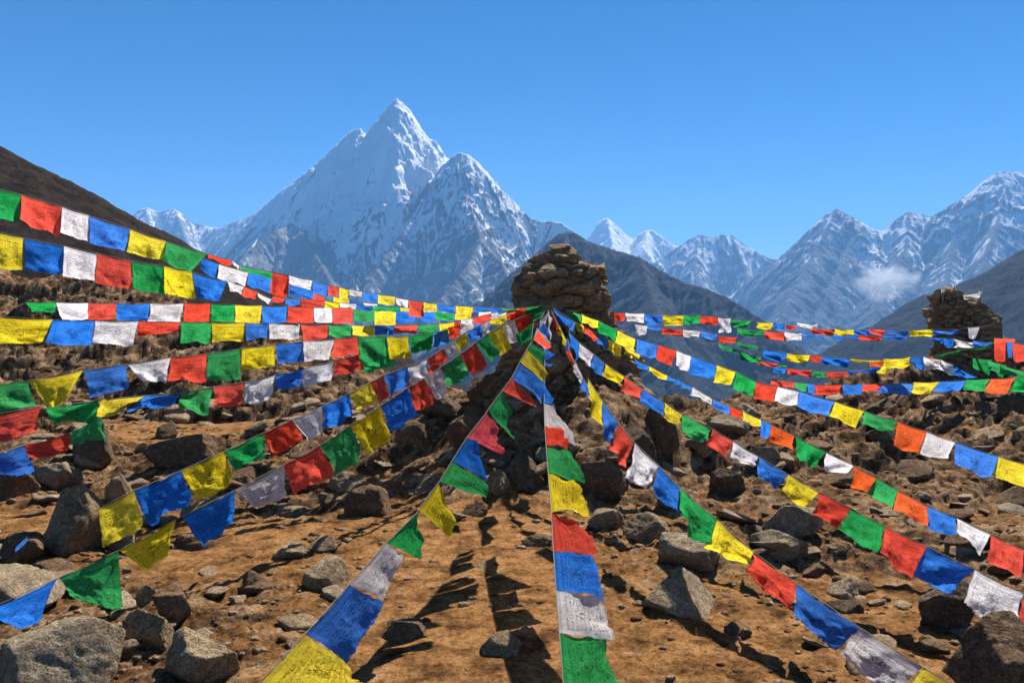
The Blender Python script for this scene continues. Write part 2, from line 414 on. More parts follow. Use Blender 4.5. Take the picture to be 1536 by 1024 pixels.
# ------------------------------------------------------------------ near ground
near_ridges = [
 (L([(-500,350,30),(-200,378,27),(0,404,26),(120,420,25),(200,436,24),(280,455,23),(330,480,22),(400,540,21),(470,600,19.5)]), 0.40, 0),
 (L([(1200,600,19),(1250,588,19.5),(1330,566,20),(1400,545,21),(1480,535,22),(1600,515,23),(1900,480,24)]), 0.40, 0),
]
CX, CY = 0.72, 12.25            # centre of the cairn
def terrain(X, Y):
    base = -2.2 - 0.42 * np.clip(Y - 20.5, 0, 40) - 0.33 * np.clip(Y - 60.5, 0, 1e9) 
    H, D, S = ridge_field(X, Y, near_ridges)
    back = np.clip(Y - 25, 0, 1e9)
    H = H - 0.25 * back
    dc = np.hypot(X - CX, (Y - CY))
    mound = -0.95 - 0.46 * np.clip(dc - 0.5, 0, 1e9) - np.where(X > CX, 0.35, 0.0) * np.clip(np.abs(X - CX) - .6, 0, 9)
    h = np.logaddexp(base * 9, H * 9) / 9
    h = np.logaddexp(h * 9, mound * 9) / 9
    # roughness: calm on the trodden dirt, broken rock elsewhere
    path = np.exp(-((X + 0.35) / 1.25) ** 4) * sst(9.8, 8.3, Y)
    path = np.maximum(path, np.exp(-((X + 2.6 - 0.1 * (Y - 7)) / 1.5) ** 4) * np.exp(-((Y - 7.6) / 1.1) ** 4) * 0.7)
    path = np.maximum(path, np.exp(-((X - 2.0) / 1.4) ** 4) * sst(7.2, 6.0, Y) * 0.7)
    path = np.maximum(path, np.exp(-((X + 4.6) / 1.4) ** 4) * np.exp(-((Y - 8.4) / 0.7) ** 4) * 0.9)
    path = np.maximum(path, np.exp(-((X + 6.3) / 1.8) ** 4) * np.exp(-((Y - 15.0) / 1.6) ** 4) * 0.9)
    rocky = 1 - path
    # bedding planes dipping to the right
    ca, sa = math.cos(-0.5), math.sin(-0.5)
    U, W = X * ca - Y * sa, X * sa + Y * ca
    far = np.clip((Y - 6) / 8, 0.3, 1.15)
    s = fbm(U * 0.22, W * 0.62, 5, 0.55) * 0.55
    stp = 0.13
    q = s / stp; fq = q - np.floor(q)
    ter = (np.floor(q) + sst(0.3, 0.98, fq)) * stp
    h = h + rocky ** 2 * far * (ter * 1.0)
    h = h + rocky * far * (rid(U * 0.7, W * 1.9, 5, 0.6) - 1.1) * 0.055
    h = h + (0.2 + rocky) * fbm(X * 2.1, Y * 2.1, 5, 0.6) * 0.035
    h = h + (0.15 + rocky) * fbm(X * 9.1, Y * 9.1, 4, 0.62) * 0.014
    steep = np.clip((Y - 30) / 60, 0, 1)
    h = h + steep * fbm(X / 60, Y / 60, 5) * 6
    return h, rocky
def tz(x, y):
    return float(terrain(np.array([[float(x)]]), np.array([[float(y)]]))[0][0, 0])
def ground_hit(px, py):
    a, b = ray(px, py)
    d = np.arange(2.5, 32, 0.04)
    h = terrain(a * d[None, :], d[None, :])[0][0]
    k = np.where(h >= b * d)[0]
    return float(d[k[0]]) if len(k) else 20.0
ysn = [1.2]
while ysn[-1] < 1500:
    y = ysn[-1]; ysn.append(y + max(0.018, 0.0042 * y if y < 28 else 0.03 * y))
ysn = np.array(ysn); tt = np.linspace(-1, 1, 760)
Yg = np.repeat(ysn[:, None], len(tt), 1)
Xg = tt[None, :] * (2.0 + 0.86 * Yg)
Hg, Rg = terrain(Xg, Yg)
gy = np.abs(np.gradient(Hg, axis=0) / np.gradient(Yg, axis=0)); gx = np.abs(np.gradient(Hg, axis=1) / np.gradient(Xg, axis=1))
Sg = np.hypot(gx, gy)
o = mesh_obj('ground', np.stack([Xg.ravel(), Yg.ravel(), Hg.ravel()], 1), grid_faces(len(ysn), len(tt)), M_DIRT)
at = o.data.attributes.new('rocky', 'FLOAT', 'POINT')
at.data.foreach_set('value', np.clip(0.10 + 0.28 * Rg + 0.75 * np.clip(Sg - 0.25, 0, 0.9), 0, 1).astype(np.float32).ravel())
tag(o, kind='structure')
xb = np.linspace(-60, 60, 61); yb = np.linspace(-60, 1.25, 30)
Xb, Yb = np.meshgrid(xb, yb)
Hb = np.full(Xb.shape, -2.25) + fbm(Xb / 5, Yb / 5, 3) * 0.05
o = mesh_obj('ground_behind', np.stack([Xb.ravel(), Yb.ravel(), Hb.ravel()], 1), grid_faces(30, 61), M_DIRT)
tag(o, kind='structure')

# ------------------------------------------------------------------ rocks
ICO = {}
def ico(sub):
    if sub not in ICO:
        bm = bmesh.new(); bmesh.ops.create_icosphere(bm, subdivisions=sub, radius=1)
        ICO[sub] = (np.array([v.co[:] for v in bm.verts]), np.array([[v.index for v in f.verts] for f in bm.faces]))
        bm.free()
    return ICO[sub]
def rock_shape(seed, sub=4, planes=14, rough=0.05, flat=0.0, crisp=60.0):
    """an angular lump: a sphere cut by random planes, then broken up by noise; fits a 1x1x1 box"""
    r = np.random.RandomState(seed); v, f = ico(sub)
    n = r.normal(size=(planes, 3)); n[:, 2] *= (1 + flat); n /= np.linalg.norm(n, axis=1)[:, None]
    d = 0.50 + 0.36 * r.rand(planes)
    dots = v @ n.T
    rad = np.where(dots > 0.05, d[None, :] / np.maximum(dots, 0.05), 9.0)
    rad = -np.log(np.exp(-np.minimum(rad, 3) * crisp).sum(1) + math.exp(-crisp * 1.15)) / crisp
    rad = np.clip(rad, 0.3, 1.2)
    p = v * rad[:, None]
    off = r.rand(3) * 60
    nn = pn3(p * 1.9 + off) * rough * 0.9 + pn3(p * 4.3 + off) * rough * 0.9 + np.abs(pn3(p * 9.0 + off)) * -rough * 0.7
    if sub >= 4:
        nn = nn + pn3(p * 19.0 + off) * rough * 0.45
        q = (p[:, 2] * 0.8 + p[:, 0] * 0.35) * 6 + pn3(p * 2.5 + off) * 1.2; q = q - np.floor(q)
        nn = nn - 0.35 * rough * np.exp(-(q / 0.16) ** 2)
    p = p * (1 + nn)[:, None]
    p /= (p.max(0) - p.min(0))[None, :]
    p -= (p.max(0) + p.min(0))[None, :] / 2
    return p, f
def rotz(p, a):
    c, s = math.cos(a), math.sin(a)
    return np.stack([p[:, 0] * c - p[:, 1] * s, p[:, 0] * s + p[:, 1] * c, p[:, 2]], 1)
def rotx(p, a):
    c, s = math.cos(a), math.sin(a)
    return np.stack([p[:, 0], p[:, 1] * c - p[:, 2] * s, p[:, 1] * s + p[:, 2] * c], 1)
def roty(p, a):
    c, s = math.cos(a), math.sin(a)
    return np.stack([p[:, 0] * c + p[:, 2] * s, p[:, 1], -p[:, 0] * s + p[:, 2] * c], 1)

def boulder(x0, y0, x1, y1, seed, material, label, name='rock', tilt=0.0, deep=0.9, group=None, sub=5, rough=0.05, planes=14, top=None, base=None, cat='rock'):
    """photo box x0,y0,x1,y1 -> a rock standing on the ground there"""
    cx = (x0 + x1) / 2
    d = base if base else ground_hit(cx, min(y1, 1060) - (y1 - y0) * 0.12)
    wd = (x1 - x0) / F * d; ht = (y1 - y0) / F * d
    dp = wd * deep
    d2 = d + dp * 0.35
    p, f = rock_shape(seed, sub, planes, rough)
    if tilt: p = roty(p, tilt)
    if top is not None:        # peak pushed sideways
        p[:, 0] += top * np.clip(p[:, 2] + 0.1, 0, 1)
        p[:, 0] *= (1 - 0.85 * np.clip(p[:, 2] + 0.25, 0, 1)); p[:, 1] *= (1 - 0.6 * np.clip(p[:, 2] + 0.25, 0, 1))
    p /= (p.max(0) - p.min(0))[None, :]; p -= (p.max(0) + p.min(0))[None, :] / 2
    p = p * np.array([wd * d2 / d, dp, ht * 1.25])[None, :]
    a, b = ray(cx, y0)
    ztop = b * d2
    loc = Vector((ray(cx, 500)[0] * d2, d2, ztop - ht * 0.625))
    o = mesh_obj(name, p, f, material); o.location = loc
    return tag(o, label, cat, group)

B = boulder
B(45,722,150,846, 11, M_TAN, 'large pointed tan boulder with a sunlit right face beside the yellow flag', tilt=0.25, top=0.45, planes=9, rough=0.035)
B(-8,930,168,1060, 12, M_GREY, 'largest grey boulder, rounded, in the bottom left corner', planes=18, rough=0.035)
B(-40,850,88,925, 13, M_GREY, 'flat pale slab behind the frayed blue flag at the left edge', planes=10)
B(176,912,252,985, 14, M_TAN, 'squat tan boulder between the corner boulder and the mud-crusted one', planes=12)
B(243,948,352,1040, 15, M_TAN, 'mud-crusted tan boulder right of the corner boulder at the bottom edge', planes=16)
B(225,886,288,938, 16, M_BROWN, 'rough brown stone behind the squat tan boulder', planes=12)
B(196,876,230,912, 17, M_TAN, 'small upright pale stone under the torn green flag')
B(30,838,130,872, 19, M_BROWN, 'low brown slab at the foot of the pointed boulder')
B(-10,800,60,850, 20, M_BROWN, 'half buried brown stone left of the pointed boulder')
B(452,838,520,890, 21, M_TAN, 'angular flat-topped stone on the open dirt left of centre', planes=10, rough=0.03)
B(355,853,420,890, 22, M_BROWN, 'crumbly brown stone on the dirt left of the flat-topped stone')
B(148,708,206,765, 23, M_TAN, 'tan block behind the pointed boulder', planes=10)
B(40,690,118,738, 24, M_TAN, 'broken tan ledge stone under the blue flag at the far left')
B(-20,696,48,756, 25, M_BROWN, 'brown ledge stone cut by the left edge of the view')
B(112,628,168,712, 26, M_DARK, 'smooth dark stone behind the small green flag', planes=10, rough=0.03)
B(208,648,330,708, 27, M_BROWN, 'hump of brown earth-caked rock right of the smooth dark stone', planes=16)
B(228,632,262,662, 28, M_DARK, 'small dark stone on top of the earth-caked rock')
B(718,944,786,988, 29, M_TAN, 'small pale wedge-shaped stone at the edge of the long shadow', planes=9, rough=0.03, top=0.2)
B(966,858,1086,932, 30, M_GREY, 'wide grey boulder on the dirt right of the central flags', planes=12, rough=0.04)
B(936,768,1006,815, 31, M_TAN, 'tan-topped boulder just below the mound, above the leaning slab', planes=10)
B(985,798,1082,862, 32, M_GREY, 'leaning grey slab above the wide grey boulder', tilt=0.5, planes=9)
B(1092,936,1132,960, 33, M_BROWN, 'little brown stone right of the wide grey boulder')
B(1250,866,1312,908, 34, M_GREY, 'pale flat stone below the red and green flags on the right', planes=9)
B(1238,898,1300,925, 35, M_DARK, 'dark low stone under the pale flat stone')
B(1380,868,1468,956, 36, M_DARK, 'dark angular boulder under the lilac flag on the right', planes=10)
B(1432,925,1570,1060, 37, M_BROWN, 'big brown boulder in the bottom right corner', planes=14)
B(1066,702,1122,758, 38, M_DARK, 'round dark boulder between the two diagonal strings on the right', planes=22, rough=0.03)
B(1138,754,1228,808, 39, M_GREY, 'pale craggy boulder below the yellow flag on the right', planes=12)
B(1122,792,1215,835, 40, M_GREY, 'pale broken slab in front of the craggy boulder')
B(1206,843,1256,866, 41, M_BROWN, 'half sunk dark stone between the craggy boulder and the pale flat stone')
B(1490,728,1580,772, 42, M_BROWN, 'tent-shaped boulder at the right edge of the view', planes=7, rough=0.03, top=0.1)
B(726,703,772,752, 43, M_TAN, 'rounded stone at the left foot of the cairn mound', planes=20)
B(716,668,768,702, 44, M_DARK, 'dark stone on the mound under the pink flag')
B(512,726,592,780, 45, M_BROWN, 'steep dark brown rock in the slope left of the cairn', planes=10)
B(398,750,476,775, 46, M_TAN, 'flat tan slab under the pale flag left of centre', deep=1.3)
B(488,708,556,742, 47, M_TAN, 'tan ledge stone under the large red flag')
B(553,676,618,704, 48, M_GREY, 'pale grey flagstone under the yellow flag left of the cairn', deep=1.4)
B(592,708,668,740, 49, M_TAN, 'long tan stone in the slope below the mound')
B(412,812,462,842, 50, M_TAN, 'cracked slab in the dirt, left one of a touching pair', deep=1.2)
B(462,802,508,832, 51, M_TAN, 'cracked slab in the dirt, right one of a touching pair', deep=1.1)
B(560,924,642,966, 52, M_BROWN, 'low earthy lump on the dirt right of the tall blue flag', deep=1.1)
B(1058,618,1138,656, 53, M_GREY, 'pale boulder behind the thin string right of the cairn')
B(1020,655,1080,690, 54, M_TAN, 'tan boulder right of the cairn mound')
B(1118,668,1170,705, 55, M_TAN, 'tan boulder behind the blue and yellow flags on the right')
B(985,735,1040,765, 56, M_BROWN, 'brown stone behind the blue flag on the steep right-hand string')
B(880,760,938,800, 57, M_TAN, 'tan stone at the foot of the mound right of the yellow central flag')
B(780,800,830,822, 58, M_BROWN, 'flat brown stone in the shadow beside the red central flag')
B(1340,690,1410,722, 59, M_BROWN, 'brown hummock stone under the lilac flag on the right slope')
B(1240,700,1330,740, 60, M_BROWN, 'broad brown rock between the two upper diagonal strings')
B(1425,790,1500,830, 61, M_BROWN, 'brown rock behind the white flag near the right edge')
B(1300,640,1350,668, 62, M_DARK, 'small dark rock above the orange flag on the right')
B(690,752,732,778, 63, M_BROWN, 'small brown stone below the hanging green flag left of the mound')
B(655,765,700,785, 64, M_TAN, 'tiny tan stone beside the curled yellow flag')
B(335,700,395,735, 65, M_BROWN, 'brown rock behind the yellow and white flags left of centre')
B(270,745,330,780, 66, M_TAN, 'tan stone behind the blue flag above the open dirt')
B(150,790,200,830, 67, M_TAN, 'tan stone at the right foot of the pointed boulder')
B(255,800,300,826, 68, M_BROWN, 'brown stone between the lower yellow and blue flags')
# dark boulder wall under the distant cairn
wl_lab = ['leftmost dark boulder of the wall on the right knoll', 'squat dark boulder, second from the left in the wall on the right knoll', 'tall dark boulder, third from the left in the wall on the right knoll',
          'round dark boulder in the middle of the wall on the right knoll', 'wide dark boulder right of the middle of the wall on the right knoll', 'cracked boulder near the right end of the wall on the right knoll',
          'dark boulder at the right edge of the wall on the right knoll']
for i, (a, b, c, d) in enumerate([(1228,610,1296,662),(1290,596,1352,650),(1338,586,1402,655),(1398,596,1450,650),(1440,600,1510,662),(1498,590,1550,650),(1545,585,1610,660)]):
    B(a, b, c, d, 80 + i, M_DARK if i % 2 else M_BROWN, wl_lab[i], group='boulders in the wall on the right knoll', sub=4, planes=16, base=16.5)
wl2 = ['small dark stone low at the left of the boulder wall', 'flat brown stone low in the boulder wall under the orange flag', 'low dark stone under the middle of the boulder wall', 'low brown stone under the wide dark boulder', 'low dark stone at the right foot of the boulder wall']
for i, (a, b, c, d) in enumerate([(1268,642,1318,676),(1330,640,1392,682),(1390,640,1436,676),(1436,648,1486,684),(1490,640,1545,682)]):
    B(a, b, c, d, 95 + i, M_DARK if i % 2 else M_BROWN, wl2[i], group='stones at the foot of the boulder wall', sub=4, base=15.4)

# loose stones nobody can tell apart
rr = random.Random(5)
protos = []
for i in range(8):
    protos.append(rock_shape(300 + i, 3, 10, 0.06))
pm = []
for i, (p, f) in enumerate(protos):
    pp = p.copy(); pp[:, 2] *= 0.7
    me_o = mesh_obj('stone', pp, f, [M_TAN, M_GREY, M_TAN, M_BROWN][i % 4], smooth=True)
    pm.append(me_o.data); bpy.data.objects.remove(me_o)
cnt = 0
while cnt < 190:
    py = 600 + 420 * rr.random() ** 1.3; px = rr.uniform(-40, 1580)
    if 520 < px < 1150 and py > 760 and rr.random() < 0.9: continue
    if py < 640 and 700 < px < 1000: continue
    d = ground_hit(px, py)
    if d > 19: continue
    s = rr.uniform(0.08, 0.30) * (0.55 + d / 12)
    x = ray(px, py)[0] * d
    o = bpy.data.objects.new('stone', pm[cnt % 8]); COL.objects.link(o)
    o.location = (x, d, tz(x, d) + s * 0.02)
    o.scale = (s * rr.uniform(0.9, 1.6), s * rr.uniform(0.8, 1.2), s * rr.uniform(0.35, 0.8))
    o.rotation_euler = (rr.uniform(-.3, .3), rr.uniform(-.3, .3), rr.uniform(0, 6.28))
    tag(o, 'small loose stone half sunk in the dirt and scree of the slope', 'stone', 'loose stones on the slope')
    cnt += 1
# rubble (stuff)
base2 = [rock_shape(400 + i, 2, 9, 0.05) for i in range(10)]
r = np.random.RandomState(3)
nr = 14000
yy = 3.6 + 17 * r.rand(nr) ** 1.25; xx = (r.rand(nr) * 2 - 1) * (0.74 * yy + 0.6)
hz, rk = terrain(xx[None, :], yy[None, :]); hz = hz[0]; rk = rk[0]
clump = fbm(xx[None, :] * 0.9, yy[None, :] * 0.9, 3)[0]
keep = r.rand(nr) < np.clip(0.15 + 0.55 * rk + clump * 0.9, 0.04, 1)
for mi, (mm, nm) in enumerate(((M_TAN, 'rubble'), (M_CLOD, 'rubble'))):
    VV, FF, off = [], [], 0
    for i in np.where(keep)[0]:
        if i % 2 != mi: continue
        p, f = base2[i % 10]
        s = (0.010 + 0.045 * r.rand() ** 4) * (0.7 + yy[i] / 8)
        q = rotz(rotx(p, r.rand() * 3), r.rand() * 6.28) * np.array([1.3, 1.0, 0.7]) * s
        VV.append(q + np.array([xx[i], yy[i], hz[i] + s * 0.0])); FF.append(f + off); off += len(p)
    o = mesh_obj(nm, np.concatenate(VV), np.concatenate(FF), mm)
    tag(o, ['pale gravel and chips scattered over the brown dirt', 'dark gravel and crumbs scattered over the brown dirt'][mi], 'gravel', kind='stuff')

# ------------------------------------------------------------------ cairns
def masonry(name, parent, cx, cy, prof, seed, material, cw=0.4, ch=0.17, relief=0.07, depth_k=0.85, res=0.016, lumps=0.10):
    """a drystone mass: prof is (z, left_x, right_x) from bottom to top; its skin is broken into rough stones with open joints"""
    r = np.random.RandomState(seed)
    pz = np.array([p[0] for p in prof]); pl = np.array([p[1] for p in prof]); pr_ = np.array([p[2] for p in prof])
    amax = (pr_ - pl).max() / 2
    nz = int((pz[-1] - pz[0]) / res); nt_ = int(2 * math.pi * amax * 0.9 / res)
    ncap = int(amax * 0.6 / res)
    zz = np.concatenate([np.linspace(pz[0], pz[-1], nz), np.full(ncap, pz[-1])])
    shr = np.concatenate([np.ones(nz), np.linspace(1, 0.01, ncap + 1)[1:]])
    T, Z = np.meshgrid(np.linspace(0, 2 * math.pi, nt_, endpoint=False), zz)
    Sh = np.repeat(shr[:, None], nt_, 1)
    a_ = (np.interp(Z, pz, pr_) - np.interp(Z, pz, pl)) / 2 * Sh; mx = (np.interp(Z, pz, pr_) + np.interp(Z, pz, pl)) / 2
    ct, st = np.cos(T), np.sin(T)
    e = 3.2
    rad = 1 / (np.abs(ct) ** e + np.abs(st) ** e) ** (1 / e)
    arc = T * amax * 0.9; per = 2 * math.pi * amax * 0.9
    ncx = max(4, int(round(per / cw)))
    gx = arc / per * ncx + 0.35 * fbm(ct * 1.7 + seed, Z * 1.3 + st * 1.7, 3)
    gz = (Z + (1 - Sh) * amax * 0.7) / ch + 0.55 * fbm(ct * 1.1 + 9 + seed, Z * 0.9 + st * 1.1, 3)
    ix = np.floor(gx).astype(int); iz = np.floor(gz).astype(int)
    f1 = np.full(gx.shape, 9.0); f2 = np.full(gx.shape, 9.0); cid = np.zeros(gx.shape, int)
    for dz in (-1, 0, 1):
        for dx in (-1, 0, 1):
            jx = ix + dx; jz = iz + dz
            h1 = PERM[PERM[(jx % ncx) & 255] + (jz & 255)]; h2 = PERM[h1 + 71]
            px = jx + 0.15 + 0.7 * h1 / 255.0 + 0.5 * (jz & 1) - 0.25; pz_ = jz + 0.22 + 0.56 * h2 / 255.0
            d = np.hypot(gx - px, (gz - pz_) * 1.0)
            lt = d < f1
            f2 = np.where(lt, f1, np.minimum(f2, d)); f1 = np.where(lt, d, f1); cid = np.where(lt, h1 * 7 + h2, cid)
    edge = f2 - f1
    off = (PERM[cid % 256] / 255.0 - 0.5)
    body = relief * (0.75 * off + sst(0.0, 0.22, edge) * 0.9 - 0.9) 
    tiltz = ((PERM[(cid + 13) % 256] / 255.0) - 0.5) * (gz - np.floor(gz) - 0.5) * relief * 0.8
    q = np.stack([(a_ * ct).ravel() * 1.0, (a_ * st).ravel(), Z.ravel()], 1)
    nn = pn3(q * 2.0 + seed) * lumps + pn3(q * 6.1 + seed) * lumps * 0.4 + pn3(q * 17 + seed) * lumps * 0.20 + pn3(q * 43 + seed) * lumps * 0.09
    nn = nn.reshape(Z.shape) * 1.15
    disp = body + tiltz + nn
    k = np.clip(a_, 0.03, 9)
    R0 = rad * k * 1.02 + relief * 0.3
    Rr = R0 + disp * np.clip(Sh * 1.6, 0, 1)
    X = mx + Rr * ct; Yy = cy + Rr * st * depth_k
    Z2 = Z + np.where(Sh < 1, disp * 0.9, 0) + (np.sin(ct * 3 + seed) * 0.03) * (Sh < 1)
    V = np.stack([X, Yy, Z2], -1).reshape(-1, 3) - np.array(parent.location)
    n_r, n_c = Z.shape
    i = np.arange(n_r - 1)[:, None] * n_c + np.arange(n_c)[None, :]
    j = np.arange(n_r - 1)[:, None] * n_c + (np.arange(n_c)[None, :] + 1) % n_c
    Fq = np.stack([i, j, j + n_c, i + n_c], -1).reshape(-1, 4)
    return mesh_obj(name, V, Fq, material, parent)
def zx(px, py, d):
    v = P(px, py, d); return v.x, v.z
D = 12.0
c1 = empty('cairn', (CX, CY, tz(CX, CY - 2.5)))
tag(c1, 'tall brown dry-stone cairn at the centre where the flag strings meet', 'cairn', 'stone cairns')
def profile(rows, d):
    return [(P(800, py, d).z, P(xl, py, d).x, P(xr, py, d).x) for py, xl, xr in rows]
masonry('mound', c1, CX, CY + 0.1, profile(((780,690,1010),(740,700,1000),(700,705,990),(640,715,978),(590,738,962),(545,752,945),(505,768,925),(476,778,905)), D), 21, M_STACK, 0.5, 0.3, 0.15, 0.9, 0.018, 0.2)
masonry('stone_stack', c1, CX, CY, profile(((490,782,900),(472,780,904),(450,779,905),(430,779,905),(414,783,905),(404,795,904),(398,806,900)), D), 22, M_STACK, 0.52, 0.25, 0.13, 0.85, 0.011, 0.10)
lib = [rock_shape(500 + i, 4, 11, 0.06) for i in range(6)]
for i, (px, py, w_, h_, dy) in enumerate(((812,394,36,24,0.0),(842,390,48,22,-0.1),(878,400,50,18,-0.05),(846,378,40,16,0.05),(842,369,30,10,0.0),(824,384,30,16,0.1),(897,404,26,14,-0.2),(797,404,28,18,-0.15),(858,386,28,14,-0.25))):
    p, f = lib[i % 6]; c = P(px, py, D + dy)
    q = rotz(rotx(p, 0.12 * (i % 3 - 1)), i * 1.3); q = q / (q.max(0) - q.min(0))
    mesh_obj('top_stone', q * np.array([w_, w_ * 1.1, h_]) / F * D * 1.15 + np.array([c.x, CY + dy, c.z]) - np.array(c1.location), f, M_STACK, c1)
# rubble skirt of the mound: each big block is its own rock
skirt = [(640,588,712,640,'dark block on the upper left shoulder of the cairn mound'),(590,630,668,676,'dark block low on the left shoulder of the cairn mound'),
         (668,622,735,676,'cracked block in the left side of the cairn mound'),(905,640,985,712,'dark block low on the right side of the cairn mound'),
         (955,600,1018,668,'upright block at the right end of the cairn mound'),(860,690,940,752,'flat block in front of the cairn mound, right of the central flags'),
         (760,680,822,735,'flat block in front of the cairn mound, left of the central flags'),(700,560,765,610,'small block high on the left of the cairn mound')]
for i, (a, b, c, d, lb) in enumerate(skirt):
    B(a, b, c, d, 130 + i, M_BROWN if i % 3 else M_DARK, lb, group='blocks of the cairn mound', planes=12, sub=5, base=None, rough=0.06)

D2 = 22.0
c2x = P(1455, 500, D2).x
c2 = empty('cairn', (c2x, D2 + 0.6, P(1455, 540, D2).z))
tag(c2, 'distant rounded slate cairn on the knoll at the right edge', 'cairn', 'stone cairns')
masonry('stone_stack', c2, c2x, D2 + 0.6, profile(((575,1432,1534),(545,1430,1528),(520,1428,1520),(500,1426,1510),(480,1425,1502),(465,1424,1493),(455,1426,1482),(448,1430,1474),(441,1434,1466)), D2), 31, M_STACK, 0.42, 0.15, 0.15, 0.9, 0.02, 0.16)
for i, (px, py, w_, h_) in enumerate(((1415,447,16,16),(1428,440,26,14),(1445,440,24,12),(1462,447,22,12),(1478,458,20,13),(1498,490,18,16),(1406,470,14,14),(1509,505,16,18),(1436,433,16,9))):
    p, f = lib[i % 6]; c = P(px, py, D2)
    q = rotz(p, i * 1.7); q = q / (q.max(0) - q.min(0))
    mesh_obj('top_stone', q * np.array([w_, w_, h_]) / F * D2 * 1.15 + np.array([c.x, D2 + 0.5, c.z]) - np.array(c2.location), f, M_STACK, c2)
def tube(name, pts, rad, material, parent=None, n=6):
    VV, FF = [], []
    pts = [Vector(p) for p in pts]
    for i, p in enumerate(pts):
        t = (pts[min(i + 1, len(pts) - 1)] - pts[max(i - 1, 0)]).normalized()
        a = t.cross(Vector((0, 0, 1)))
        if a.length < 1e-3: a = t.cross(Vector((0, 1, 0)))
        a.normalize(); b = t.cross(a)
        for k in range(n):
            an = 2 * math.pi * k / n
            VV.append(tuple(p + a * math.cos(an) * rad + b * math.sin(an) * rad))
    for i in range(len(pts) - 1):
        for k in range(n):
            FF.append((i * n + k, i * n + (k + 1) % n, (i + 1) * n + (k + 1) % n, (i + 1) * n + k))
    return mesh_obj(name, VV, FF, material, parent)

